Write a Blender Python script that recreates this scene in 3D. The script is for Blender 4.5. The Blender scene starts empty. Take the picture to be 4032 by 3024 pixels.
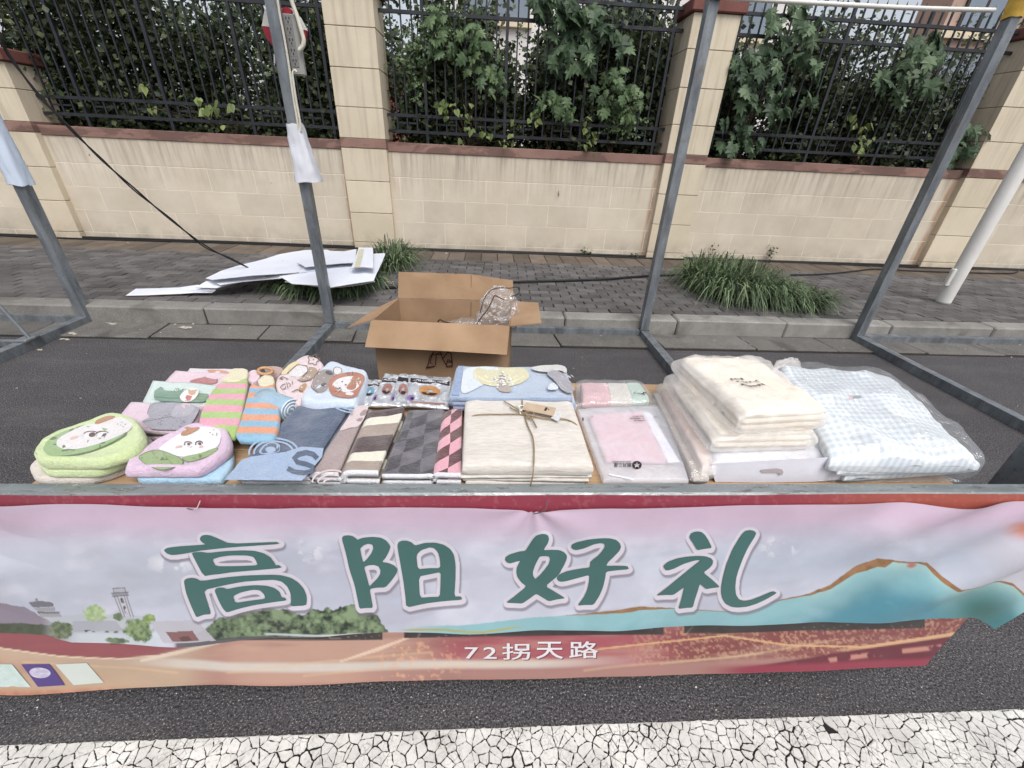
import bpy, bmesh, math, random
import numpy as np
from mathutils import Vector, Matrix, noise, geometry
R = math.radians
random.seed(7)
rng = np.random.default_rng(7)
S = bpy.context.scene
C = S.collection

# ------------------------------------------------------------------ camera
CAM_Z, PITCH, YAW, ROLL, FPX = 1.38, R(29.36), R(4.0), R(2.83), 1637.0
fw = Vector((math.sin(YAW)*math.cos(PITCH), math.cos(YAW)*math.cos(PITCH), -math.sin(PITCH)))
rt = fw.cross(Vector((0, 0, 1))).normalized(); up = rt.cross(fw)
cr = rt*math.cos(ROLL) + up*math.sin(ROLL)
cu = up*math.cos(ROLL) - rt*math.sin(ROLL)
cam = bpy.data.cameras.new('camera'); cam.lens = 36.0*FPX/4032.0; cam.sensor_width = 36.0
cam.clip_start = 0.02; cam.clip_end = 2000
camo = bpy.data.objects.new('camera', cam); C.objects.link(camo)
camo.matrix_world = Matrix(((cr.x, cu.x, -fw.x, 0), (cr.y, cu.y, -fw.y, 0), (cr.z, cu.z, -fw.z, CAM_Z), (0, 0, 0, 1)))
S.camera = camo

# ------------------------------------------------------------------ sky, sun, exposure
SUN_EL, SUN_AZ = R(58), R(160)
w = bpy.data.worlds.new('World'); S.world = w; w.use_nodes = True
nt = w.node_tree
sky = nt.nodes.new('ShaderNodeTexSky'); sky.sky_type = 'NISHITA'; sky.sun_disc = False
sky.sun_elevation = SUN_EL; sky.sun_rotation = SUN_AZ; sky.air_density = 1.0; sky.dust_density = 4.0; sky.ozone_density = 1.0
hs = nt.nodes.new('ShaderNodeHueSaturation'); hs.inputs['Saturation'].default_value = 0.38
bg = nt.nodes['Background']; bg.inputs['Strength'].default_value = 0.15
nt.links.new(sky.outputs[0], hs.inputs['Color']); nt.links.new(hs.outputs[0], bg.inputs['Color'])
sl = bpy.data.lights.new('sun', 'SUN'); sl.energy = 1.25; sl.angle = R(35); sl.color = (1.0, 0.975, 0.945)
so = bpy.data.objects.new('sun', sl); C.objects.link(so)
sd = Vector((math.sin(SUN_AZ)*math.cos(SUN_EL), math.cos(SUN_AZ)*math.cos(SUN_EL), math.sin(SUN_EL)))
so.rotation_euler = sd.to_track_quat('Z', 'Y').to_euler(); so.location = (0, 0, 12)
S.view_settings.view_transform = 'Standard'; S.view_settings.look = 'None'
S.view_settings.gamma = 1.0; S.view_settings.exposure = 0.36
S.view_settings.use_curve_mapping = False

# ------------------------------------------------------------------ measuring helpers (photo pixel -> metric point on a known plane)
def ray(x, y):
    return fw + cr*((x-2016)/FPX) - cu*((y-1512)/FPX)
def G(p, z=0.0):                      # point on the horizontal plane at height z
    d = ray(*p); t = (z-CAM_Z)/d.z
    return Vector((d.x*t, d.y*t, z))
def V(p, Y):                          # point on the vertical plane at depth Y
    d = ray(*p); t = Y/d.y
    return Vector((d.x*t, Y, CAM_Z+d.z*t))
def zoomer(x0, y0, s): return lambda x, y: (x0+x*s, y0+y*s)
D1 = zoomer(100, 1350, 900/2212); D2 = zoomer(900, 1350, 1000/2212); D3 = zoomer(1700, 1350, 1000/2212)
D4 = zoomer(2500, 1350, 1532/2212); EB = zoomer(1344, 900, 1344/2212)
A1 = zoomer(0, 0, .6076); A2 = zoomer(1344, 0, .6076); A3 = zoomer(2688, 0, .6076)
FB = zoomer(2688, 900, .6076); FA = zoomer(0, 900, .6076); BD = zoomer(400, 900, 1200/2212); PL = zoomer(900, 0, 500/1106)

# ------------------------------------------------------------------ materials
def lin(c): return c/12.92 if c <= 0.04045 else ((c+0.055)/1.055)**2.4
def rgb(r, g, b, k=1.0): return (lin(r/255)*k, lin(g/255)*k, lin(b/255)*k, 1)
class NT:
    def __init__(self, name):
        self.m = bpy.data.materials.new(name); self.m.use_nodes = True
        self.t = self.m.node_tree; self.b = self.t.nodes['Principled BSDF']; self.out = self.t.nodes['Material Output']
    def n(self, typ, **kw):
        nd = self.t.nodes.new(typ)
        for k, v in kw.items(): setattr(nd, k, v)
        return nd
    def l(self, a, b): self.t.links.new(a, b)
    def math(self, op, a, b=None, clamp=False):
        nd = self.n('ShaderNodeMath', operation=op, use_clamp=clamp)
        for i, v in enumerate((a, b)):
            if v is None: continue
            if isinstance(v, (int, float)): nd.inputs[i].default_value = v
            else: self.l(v, nd.inputs[i])
        return nd.outputs[0]
    def mix(self, f, a, b, mode='MIX'):
        nd = self.n('ShaderNodeMix', data_type='RGBA', blend_type=mode)
        for s, v in ((nd.inputs['Factor'], f), (nd.inputs[6], a), (nd.inputs[7], b)):
            if isinstance(v, (int, float)): s.default_value = v
            elif isinstance(v, tuple): s.default_value = v
            else: self.l(v, s)
        return nd.outputs[2]
    def coord(self, kind='World'):
        if kind == 'World': return self.n('ShaderNodeNewGeometry').outputs['Position']
        tc = self.n('ShaderNodeTexCoord')
        if kind == 'UV': return tc.outputs['UV']
        oi = self.n('ShaderNodeObjectInfo')
        ml = self.n('ShaderNodeVectorMath', operation='SCALE'); ml.inputs[0].default_value = (37, 53, 71)
        self.l(oi.outputs['Random'], ml.inputs['Scale'])
        ad = self.n('ShaderNodeVectorMath', operation='ADD')
        self.l(tc.outputs['Object'], ad.inputs[0]); self.l(ml.outputs[0], ad.inputs[1])
        return ad.outputs[0]
    def scale(self, v, s):
        nd = self.n('ShaderNodeVectorMath', operation='MULTIPLY'); nd.inputs[1].default_value = s
        self.l(v, nd.inputs[0]); return nd.outputs[0]
    def noise(self, v, sc, detail=4, rough=.55, dist=0):
        nd = self.n('ShaderNodeTexNoise'); nd.inputs['Scale'].default_value = sc; nd.inputs['Detail'].default_value = detail
        nd.inputs['Roughness'].default_value = rough; nd.inputs['Distortion'].default_value = dist
        self.l(v, nd.inputs['Vector']); return nd.outputs['Fac']
    def ramp(self, f, stops, interp='LINEAR'):
        nd = self.n('ShaderNodeValToRGB'); r = nd.color_ramp; r.interpolation = interp
        while len(r.elements) > 1: r.elements.remove(r.elements[-1])
        r.elements[0].position = stops[0][0]; r.elements[0].color = stops[0][1]
        for p, c in stops[1:]: e = r.elements.new(p); e.color = c
        self.l(f, nd.inputs[0]); return nd.outputs[0]
    def grey(self, f, a, b, va=0., vb=1.): return self.ramp(f, [(a, (va, va, va, 1)), (b, (vb, vb, vb, 1))])
    def bump(self, h, strength=.3, dist=.01):
        nd = self.n('ShaderNodeBump'); nd.inputs['Strength'].default_value = strength; nd.inputs['Distance'].default_value = dist
        self.l(h, nd.inputs['Height']); self.l(nd.outputs[0], self.b.inputs['Normal'])
    def fin(self, col=None, rough=.7, spec=.3, metal=0.0):
        if col is not None:
            if isinstance(col, tuple): self.b.inputs['Base Color'].default_value = col
            else: self.l(col, self.b.inputs['Base Color'])
        if isinstance(rough, (int, float)): self.b.inputs['Roughness'].default_value = rough
        else: self.l(rough, self.b.inputs['Roughness'])
        self.b.inputs['Specular IOR Level'].default_value = spec; self.b.inputs['Metallic'].default_value = metal
        return self.m
_mc = {}
def mat(name, col, rough=.7, var=.15, vs=6, bump=.0, bs=80, spec=.3, metal=0., obj=0., coord='World', bd=.004, col2=None):
    """base colour with noise variation, fine bump and optional per-object value shift"""
    if name in _mc: return _mc[name]
    t = NT(name); v = t.coord(coord)
    f = t.grey(t.noise(v, vs, 5), .3, .7)
    dark = col2 or tuple(c*(1-var) for c in col[:3])+(1,); light = tuple(min(1, c*(1+var*.6)) for c in col[:3])+(1,)
    c = t.mix(f, dark, light if col2 is None else col)
    if obj:
        oi = t.n('ShaderNodeObjectInfo')
        k = t.math('ADD', t.math('MULTIPLY', oi.outputs['Random'], 2*obj), 1-obj)
        cc = t.n('ShaderNodeCombineColor'); [t.l(k, cc.inputs[i]) for i in range(3)]
        c = t.mix(1.0, c, cc.outputs[0], 'MULTIPLY')
    if bump: t.bump(t.noise(v, bs, 3), bump, bd)
    _mc[name] = t.fin(c, rough, spec, metal); return _mc[name]

# ------------------------------------------------------------------ object helpers
def tag(o, label=None, cat=None, group=None, kind=None):
    if label: o['label'] = label
    if cat: o['category'] = cat
    if group: o['group'] = group
    if kind: o['kind'] = kind
    return o
def thing(name, label, cat, loc=(0, 0, 0), group=None, kind=None):
    o = bpy.data.objects.new(name, None); C.objects.link(o); o.location = loc; o.empty_display_size = .1
    return tag(o, label, cat, group, kind)
def link(name, me, parent=None, loc=None, rot=None, scale=None):
    o = bpy.data.objects.new(name, me); C.objects.link(o)
    if parent is not None:
        o.parent = parent
        o.matrix_parent_inverse = Matrix.Translation(-Vector(parent.location))   # every part keeps world coordinates
    if loc is not None: o.location = loc
    if rot is not None: o.rotation_euler = rot
    if scale is not None: o.scale = scale
    return o
def mesh(name, verts, faces, mats, smooth=False, uv=None, fmat=None):
    me = bpy.data.meshes.new(name); me.from_pydata([tuple(v) for v in verts], [], faces)
    for m in (mats if isinstance(mats, (list, tuple)) else [mats]): me.materials.append(m)
    if smooth: me.polygons.foreach_set('use_smooth', [True]*len(me.polygons))
    if fmat is not None: me.polygons.foreach_set('material_index', fmat)
    if uv is not None:
        l = me.uv_layers.new(name='UVMap'); li = np.zeros(len(me.loops), dtype=np.int32); me.loops.foreach_get('vertex_index', li)
        l.data.foreach_set('uv', np.asarray(uv, dtype=np.float32)[li].ravel())
    me.update(); return me
def obj(name, verts, faces, mats, parent=None, smooth=False, **kw):
    return link(name, mesh(name, verts, faces, mats, smooth, **kw), parent)
class MB:
    """collects boxes, tubes and polygons and links them as one mesh object"""
    def __init__(self): self.v = []; self.f = []
    def add(self, vs, fs):
        n = len(self.v); self.v += [Vector(p) for p in vs]; self.f += [tuple(i+n for i in f) for f in fs]; return self
    def box(self, a, b, ch=0.0):
        (x0, y0, z0), (x1, y1, z1) = a, b
        if not ch:
            self.add([(x0, y0, z0), (x1, y0, z0), (x1, y1, z0), (x0, y1, z0), (x0, y0, z1), (x1, y0, z1), (x1, y1, z1), (x0, y1, z1)],
                     [(0, 3, 2, 1), (4, 5, 6, 7), (0, 1, 5, 4), (1, 2, 6, 5), (2, 3, 7, 6), (3, 0, 4, 7)]); return self
        bm = bmesh.new(); bmesh.ops.create_cube(bm, size=1)
        for v in bm.verts: v.co = Vector(((x0+x1)/2+v.co.x*(x1-x0), (y0+y1)/2+v.co.y*(y1-y0), (z0+z1)/2+v.co.z*(z1-z0)))
        bmesh.ops.bevel(bm, geom=bm.edges[:], offset=ch, segments=1, affect='EDGES', profile=.5)
        bm.verts.index_update(); self.add([v.co.copy() for v in bm.verts], [tuple(v.index for v in f.verts) for f in bm.faces]); bm.free(); return self
    def tube(self, pts, r, n=8, cap=True, up=(0, 0, 1), square=False):
        pts = [Vector(p) for p in pts]; m = len(pts); rs = r if isinstance(r, (list, tuple)) else [r]*m
        vs = []; pu = None
        for i in range(m):
            d = (pts[min(i+1, m-1)]-pts[max(i-1, 0)]).normalized()
            if pu is None:
                u = Vector(up); u = u-d*u.dot(d)
                if u.length < 1e-3: u = Vector((0, 1, 0)); u = u-d*u.dot(d)
            else: u = pu-d*pu.dot(d)
            u.normalize(); pu = u; s = d.cross(u)
            for k in range(n):
                a = 2*math.pi*(k+(.5 if square else 0))/n; q = rs[i]*(math.sqrt(2) if square else 1)
                vs.append(pts[i]+u*math.cos(a)*q+s*math.sin(a)*q)
        fs = [(i*n+k, i*n+(k+1) % n, (i+1)*n+(k+1) % n, (i+1)*n+k) for i in range(m-1) for k in range(n)]
        if cap: fs += [tuple(range(n-1, -1, -1)), tuple((m-1)*n+k for k in range(n))]
        return self.add(vs, fs)
    def build(self, name, m, parent=None, smooth=False):
        return obj(name, self.v, self.f, m, parent, smooth)
def spline(pts, n=8):
    """Catmull-Rom through the points"""
    P = [Vector(p) for p in pts]; out = []
    for i in range(len(P)-1):
        a, b, c, d = P[max(i-1, 0)], P[i], P[i+1], P[min(i+2, len(P)-1)]
        for k in range(n):
            t = k/n; out.append(.5*((2*b)+(c-a)*t+(2*a-5*b+4*c-d)*t*t+(3*b-a-3*c+d)*t**3))
    return out+[P[-1]]
def nz(x, y, z=0.): return noise.noise(Vector((x, y, z)))
# ================================================================== SETTING: road, kerb, pavement
PZ = 0.15                                          # pavement level
def asphalt():
    t = NT('asphalt'); v = t.coord()
    g = t.noise(v, 150, 4, .75); b = t.noise(v, 1.1, 5, .6); s = t.noise(v, 210, 2, .6); d = t.noise(t.scale(v, (.5, 2.2, 1)), 3, 4, .6)
    vo = t.n('ShaderNodeTexVoronoi'); vo.inputs['Scale'].default_value = 150; t.l(v, vo.inputs['Vector'])
    c = t.mix(t.grey(g, .40, .62), rgb(24, 23, 26), rgb(106, 104, 107))
    c = t.mix(t.grey(vo.outputs['Color'], .3, .9, 0, .3), c, rgb(51, 50, 53))
    c = t.mix(t.grey(b, .38, .68, 0, .4), c, rgb(50, 49, 52))
    c = t.mix(t.grey(d, .5, .75, 0, .3), c, rgb(108, 105, 105))
    c = t.mix(t.grey(s, .60, .67, 0, .8), c, rgb(172, 164, 158))
    t.bump(t.math('ADD', g, t.math('MULTIPLY', vo.outputs['Distance'], .7)), .8, .006)
    return t.fin(c, .82, .35)
M_ASPH = asphalt()
tag(obj('ground', [(-300, -120, -.03), (300, -120, -.03), (300, 600, -.03), (-300, 600, -.03)], [(0, 1, 2, 3)],
        mat('soil', rgb(105, 98, 82), .95, .2, 1.5)), kind='structure')
tag(obj('road', [(-40, -14, 0), (40, -14, 0), (40, 3.09, 0), (-40, 3.09, 0)], [(0, 1, 2, 3)], M_ASPH), kind='structure')

# painted line: crazed white paint, every flake a raised cell
def flakes(x0, x1, y0, y1, cell, z, h):
    import itertools
    nx = int((x1-x0)/cell); ny = int((y1-y0)/cell); pts = {}
    for i in range(-1, nx+1):
        for j in range(-1, ny+1):
            pts[(i, j)] = Vector((x0+(i+.5+random.uniform(-.6, .6))*cell, y0+(j+.5+random.uniform(-.6, .6))*cell))
    vs = []; fs = []
    for (i, j), p in pts.items():
        if random.random() < .002: continue
        poly = [Vector((p.x+dx*cell*1.6, p.y+dy*cell*1.6)) for dx, dy in ((-1, -1), (1, -1), (1, 1), (-1, 1))]
        gap = random.choice((.0007, .0009, .0011, .0015))
        for di in (-2, -1, 0, 1, 2):
            for dj in (-2, -1, 0, 1, 2):
                q = pts.get((i+di, j+dj))
                if q is None or (di == 0 and dj == 0): continue
                nrm = (q-p); L = nrm.length; nrm /= L
                wide = .0010 if nz((p.x+q.x)*5, (p.y+q.y)*5, 3) > .25 else 0
                c = L/2-gap-wide; out = []
                for k in range(len(poly)):
                    a, b = poly[k], poly[(k+1) % len(poly)]; da = (a-p).dot(nrm)-c; db = (b-p).dot(nrm)-c
                    if da <= 0: out.append(a)
                    if (da < 0) != (db < 0): out.append(a+(b-a)*(da/(da-db)))
                poly = out
                if len(poly) < 3: break
            if len(poly) < 3: break
        if len(poly) < 3: continue
        ring = []
        for k in range(len(poly)):                   # wobbly edges
            a, b = poly[k], poly[(k+1) % len(poly)]; L = (b-a).length; m = max(1, int(L/.0045))
            nr = Vector((a.y-b.y, b.x-a.x))/(L+1e-9)
            for s in range(m):
                q = a+(b-a)*(s/m); q = q+nr*(nz(q.x*160, q.y*160)*.0026+.0005*random.uniform(-1, 1))
                q.y = min(max(q.y, y0), y1+.003*nz(q.x*60, 5.)+.002*nz(q.x*300, 1)); ring.append(q)
        if len(ring) < 3: continue
        n = len(vs); m = len(ring); hh = h*random.uniform(.8, 1.1); tx, ty = random.uniform(-.02, .02), random.uniform(-.02, .02)
        vs += [(q.x, q.y, z) for q in ring]
        vs += [((q.x-p.x)*.97+p.x, (q.y-p.y)*.97+p.y, z+hh+(q.x-p.x)*tx+(q.y-p.y)*ty) for q in ring]
        fs += [(n+k, n+(k+1) % m, n+m+(k+1) % m, n+m+k) for k in range(m)]; fs.append(tuple(n+m+k for k in range(m)))
    return vs, fs
def paintmat():
    t = NT('road_paint'); v = t.coord()
    c = t.mix(t.grey(t.noise(v, 9, 5), .35, .7), rgb(188, 187, 182), rgb(220, 219, 214))
    c = t.mix(t.grey(t.noise(v, 120, 4, .7), .52, .7, 0, .5), c, rgb(150, 148, 143))
    c = t.mix(t.grey(t.noise(v, 3.1, 3), .68, .8, 0, .3), c, rgb(186, 168, 138))
    ve = t.n('ShaderNodeTexVoronoi', feature='DISTANCE_TO_EDGE'); ve.inputs['Scale'].default_value = 62
    wv = t.n('ShaderNodeVectorMath', operation='ADD'); t.l(v, wv.inputs[0]); nv_ = t.n('ShaderNodeTexNoise'); nv_.inputs['Scale'].default_value = 40; t.l(v, nv_.inputs['Vector']); t.l(t.scale(nv_.outputs['Color'], (.02, .02, 0)), wv.inputs[1]); t.l(wv.outputs[0], ve.inputs['Vector'])
    hair = t.math('MULTIPLY', t.grey(ve.outputs['Distance'], .015, .05, 1, 0), t.grey(t.noise(v, 11, 3), .45, .6))
    c = t.mix(t.math('MULTIPLY', hair, .6), c, rgb(92, 88, 86)); c = t.mix(t.grey(t.noise(v, 24, 5, .75), .58, .7, 0, .35), c, rgb(128, 124, 118))
    t.bump(t.noise(v, 300, 3), .4, .002)
    return t.fin(c, .8, .25)
fv, ff = flakes(-3.0, 3.4, .25, .527, .026, .0005, .003)
M_PAINT = paintmat()
rm = tag(obj('road_marking', [(-3.02, .25, .0005), (3.42, .25, .0005), (3.42, .527, .0005), (-3.02, .527, .0005)], [(0, 1, 2, 3)],
             mat('tar_gap', rgb(36, 34, 35), .9, .3, 200)), kind='structure')
for x0, x1 in ((-40, -2.99), (3.39, 40)):
    MB().box((x0, .25, .0006), (x1, .527, .0034)).build('paint_strip', M_PAINT, rm)
tag(obj('paint_flakes', fv, ff, M_PAINT, rm), kind='stuff')

# gutter slabs
def stone(name, a, b, sc=3.0, spk=.5, bump=.35, stain=None):
    t = NT(name); v = t.coord(); oi = t.n('ShaderNodeObjectInfo')
    c = t.mix(t.grey(t.noise(v, sc, 6, .65), .32, .7), a, b)
    c = t.mix(t.grey(t.noise(v, 240, 2, .6), .5, .75, 0, spk), c, rgb(190, 188, 182))
    c = t.mix(t.grey(t.noise(v, 190, 2, .6), .58, .75, 0, spk), c, rgb(62, 60, 58))
    if stain: c = t.mix(t.grey(t.noise(v, 2.2, 3, .6, .5), .57, .66, 0, .55), c, stain)
    k = t.math('ADD', t.math('MULTIPLY', oi.outputs['Random'], .26), .86)
    cc = t.n('ShaderNodeCombineColor'); [t.l(k, cc.inputs[i]) for i in range(3)]
    c = t.mix(1., c, cc.outputs[0], 'MULTIPLY'); t.bump(t.noise(v, 140, 3, .7), bump, .003)
    return t.fin(c, .8, .3)
M_GUT = stone('gutter_stone', rgb(80, 78, 75), rgb(108, 105, 100), stain=rgb(64, 61, 58))
M_KERB = stone('kerb_granite', rgb(112, 110, 106), rgb(142, 140, 135), 5, .55, stain=rgb(92, 86, 78))
M_JOINT = mat('joint_dirt', rgb(52, 48, 44), .95, .3, 20)
gut = tag(obj('gutter', [(-40, 3.05, .001), (40, 3.05, .001), (40, 3.36, .001), (-40, 3.36, .001)], [(0, 1, 2, 3)], M_JOINT), kind='structure')
x = -9.6
while x < 10.5:
    L = random.choice((.72, .8, .8, .86)); a = random.uniform(-.012, .012); e = random.uniform(-.015, .012)
    b = MB().box((x+.006, 3.075+e, .002), (x+L-.006, 3.352, .014+random.uniform(0, .006)), .004)
    for q in b.v: q.x += (q.y-3.2)*a*2+ (q.y-3.2)*-.12
    b.build('gutter_slab', M_GUT, gut); x += L
kerb = tag(obj('kerb', [(-40, 3.375, 0), (40, 3.375, 0), (40, 3.375, .12), (-40, 3.375, .12)], [(0, 1, 2, 3)], M_JOINT), kind='structure')
x = -10.28
for k in range(22):
    L = .995; bm = MB().box((x+.004, 3.355+random.uniform(-.004, .004), .004), (x+L-.004, 3.52, PZ+random.uniform(-.003, .003)), .012)
    bm.build('kerb_stone', M_KERB, kerb); x += L

# pavement bricks (200 x 100 mm, running bond) and tan pavers along the wall
pv = tag(obj('pavement', [(-40, 3.5, PZ-.022), (40, 3.5, PZ-.022), (40, 5.95, PZ-.022), (-40, 5.95, PZ-.022)], [(0, 1, 2, 3)],
             mat('paver_sand', rgb(26, 25, 24), .95, .3, 14)), kind='structure')
def brickmat(name, a, b, c3):
    t = NT(name); v = t.coord(); oi = t.n('ShaderNodeObjectInfo')
    at = t.n('ShaderNodeAttribute'); at.attribute_name = 'tone'
    c = t.mix(t.grey(t.noise(v, 5, 5, .6), .3, .7), a, b)
    c = t.mix(t.grey(t.noise(v, 170, 3, .7), .5, .72, 0, .5), c, c3)
    c = t.mix(t.grey(t.noise(v, .9, 4, .6), .48, .7, 0, .5), c, rgb(70, 66, 62))
    r = t.math('ADD', oi.outputs['Random'], at.outputs['Fac'])
    k = t.math('ADD', t.math('MULTIPLY', t.math('FRACT', r), .5), .74)
    cc = t.n('ShaderNodeCombineColor'); [t.l(k, cc.inputs[i]) for i in range(3)]
    c = t.mix(1., c, cc.outputs[0], 'MULTIPLY'); t.bump(t.noise(v, 130, 3, .7), .4, .003)
    return t.fin(c, .8, .3)
M_BR = brickmat('paver_grey', rgb(80, 78, 78), rgb(108, 105, 104), rgb(58, 56, 56))
M_TAN = brickmat('paver_tan', rgb(92, 82, 73), rgb(114, 103, 92), rgb(72, 64, 58))
bb = MB().box((-.0955, -.0455, -.03), (.0955, .0455, 0), .004); bme = mesh('paving_brick', bb.v, bb.f, M_BR)
rest = MB(); tones = []; near = []
row = 0; yy = 3.525
while yy < 5.27:
    xx = -8.4+(row % 2)*.1+row*.003
    while xx < 9.6:
        near.append(((xx-.55)**2+((yy-3.5)*2.6)**2, xx, yy+.05)); xx += .2
    row += 1; yy += .1
near.sort(); keep = [q for q in near if -3.6 < q[1] < 4.4]
keep = set(keep[:300])
for q in near:
    p = (q[1]+random.uniform(-.002, .002), q[2], PZ+random.uniform(-.003, .0025))
    rz = random.uniform(-.012, .012)
    if q in keep: link('paving_brick', bme, pv, p, (random.uniform(-.012, .012), random.uniform(-.008, .008), rz))
    else:
        n0 = len(rest.f); rest.add([Vector(p)+v for v in bb.v], bb.f); tones += [random.random()]*(len(rest.f)-n0)
ro = tag(rest.build('paving_bricks_far', M_BR, pv), kind='stuff')
at = ro.data.attributes.new('tone', 'FLOAT', 'FACE'); at.data.foreach_set('value', tones)
tb = MB().box((-.102, -.25, -.03), (.102, .25, 0), .004); tme = mesh('tan_paver', tb.v, tb.f, M_TAN)
xx = -8.2
while xx < 9.6:
    link('tan_paver', tme, pv, (xx, 5.53, PZ+random.uniform(-.002, .003)), (0, 0, random.uniform(-.006, .006))); xx += .2105

# ================================================================== boundary wall
WY, PY = 5.85, 5.77                                # face of the low wall / of the pillars
def wallmat(name, a, b, streak):
    t = NT(name); v = t.coord(); oi = t.n('ShaderNodeObjectInfo')
    sp = t.n('ShaderNodeSeparateXYZ'); t.l(v, sp.inputs[0]); z = sp.outputs['Z']
    c = t.mix(t.grey(t.noise(v, 2.4, 6, .6), .3, .72), a, b)
    st = t.noise(t.scale(v, (9, 9, .55)), 2.2, 5, .6)                  # rain streaks below the coping
    hi = t.n('ShaderNodeMapRange'); hi.inputs[1].default_value = .75; hi.inputs[2].default_value = 1.32; t.l(z, hi.inputs[0])
    c = t.mix(t.math('MULTIPLY', t.grey(st, .45, .68, 0, streak), hi.outputs[0]), c, rgb(128, 118, 105))
    lo = t.n('ShaderNodeMapRange'); lo.inputs[1].default_value = .42; lo.inputs[2].default_value = .15; t.l(z, lo.inputs[0])
    c = t.mix(t.math('MULTIPLY', t.grey(t.noise(v, 4, 5, .65), .38, .7, 0, .65), lo.outputs[0]), c, rgb(120, 110, 96))
    c = t.mix(t.grey(t.noise(v, .8, 4, .6, .3), .5, .75, 0, .35), c, rgb(182, 168, 148))
    c = t.mix(t.grey(t.noise(v, 60, 3, .7), .62, .75, 0, .25), c, rgb(140, 128, 110))
    xs_ = sp.outputs['X']                                               # rusty runs beside two pillars
    for x0, wd in ((6.15, .07), (2.13, .05), (-1.80, .03)):
        band = t.math('SUBTRACT', 1.0, t.math('DIVIDE', t.math('ABSOLUTE', t.math('SUBTRACT', xs_, x0)), wd), True)
        c = t.mix(t.math('MULTIPLY', band, t.grey(t.noise(t.scale(v, (6, 6, 1.2)), 4, 4), .3, .6, .2, .8)), c, rgb(158, 118, 84))
    k = t.math('ADD', t.math('MULTIPLY', oi.outputs['Random'], .09), .95)
    cc = t.n('ShaderNodeCombineColor'); [t.l(k, cc.inputs[i]) for i in range(3)]
    c = t.mix(1., c, cc.outputs[0], 'MULTIPLY')
    t.bump(t.noise(v, 90, 4, .7), .22, .004)
    return t.fin(c, .9, .2)
M_WALL = wallmat('wall_render', rgb(193, 182, 165), rgb(210, 200, 184), .6)
M_PIL = wallmat('pillar_render', rgb(200, 188, 166), rgb(213, 202, 181), .3)
M_PALE = mat('pointing_pale', rgb(222, 212, 195), .9, .12, 10)
M_DARKJ = mat('pointing_dark', rgb(158, 147, 128), .95, .2, 10)
def copingmat():
    t = NT('coping_paint'); v = t.coord()
    c = t.mix(t.grey(t.noise(v, 3, 5), .3, .7), rgb(128, 100, 92), rgb(150, 120, 110))
    c = t.mix(t.grey(t.noise(t.scale(v, (1, 1, 2.5)), 2.1, 4, .6, .6), .47, .53, 0, .55), c, rgb(84, 68, 62))
    t.bump(t.noise(v, 70, 4), .2, .004); return t.fin(c, .85, .2)
M_COP = copingmat()
bwall = thing('boundary_wall', 'cream rendered boundary wall with pillars behind the stalls', 'wall', (0, WY, 0))
PIL = [(-9.65, -9.12), (-5.71, -5.18), (-1.77, -1.24), (2.17, 2.70), (6.20, 6.75), (10.2, 10.75)]
PJ = [PZ-.1, .237, .60, .966, 1.32]; PJ2 = [1.42, 1.728, 2.092, 2.446, 2.76]
M_CAP = mat('pillar_cap', rgb(118, 76, 70), .8, .2, 5)
for (a, b) in PIL:
    core = MB().box((a+.008, PY+.008, PZ-.1), (b-.008, PY+.45, 1.97 if -5.8 < a < -5.6 else 2.76)).build('pillar', M_DARKJ, bwall)
    short = -5.8 < a < -5.6; tz = 1.97 if short else 2.76
    for lv in (PJ, [1.42, 1.728, 1.97] if short else PJ2):
        for z0, z1 in zip(lv, lv[1:]):
            MB().box((a+random.uniform(0, .003), PY+random.uniform(0, .002), z0+.004), (b, PY+.46, z1-.004), .003).build('pillar_block', M_PIL, core)
    MB().box((a-.002, PY-.003, 1.323), (b+.002, PY+.462, 1.417), .003).build('pillar_band', M_COP, core)
    MB().box((a-.04, PY-.04, tz+.003), (b+.04, PY+.5, tz+.12), .01).build('pillar_cap', M_CAP, core)
rows = [(PZ-.1, .231), (.231, .5), (.5, .767), (.767, 1.021)]
for bi in range(len(PIL)-1):
    x0, x1 = PIL[bi][1], PIL[bi+1][0]
    pan = MB().box((x0-.02, WY+.002, PZ-.1), (x1+.02, WY+.3, 1.31)).build('wall_panel', M_PALE, bwall)
    for ri, (z0, z1) in enumerate(rows):
        xx = x0-(0.43 if ri % 2 else .155)
        while xx < x1:
            a = max(x0, xx)+.0035; b = min(x1, xx+.542)-.0035
            if b-a > .03:
                MB().box((a, WY+random.uniform(0, .001), z0+.003), (b, WY+.05, z1-.003), .0015).build('wall_block', M_WALL, pan)
            xx += .542
    MB().box((x0+.001, WY, 1.026), (x1-.001, WY+.05, 1.297), .002).build('wall_block', M_WALL, pan)
    cp = MB().box((x0+.001, WY-.012, 1.299), (x1-.001, WY+.33, 1.40), .004).build('coping', M_COP, pan)

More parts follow.
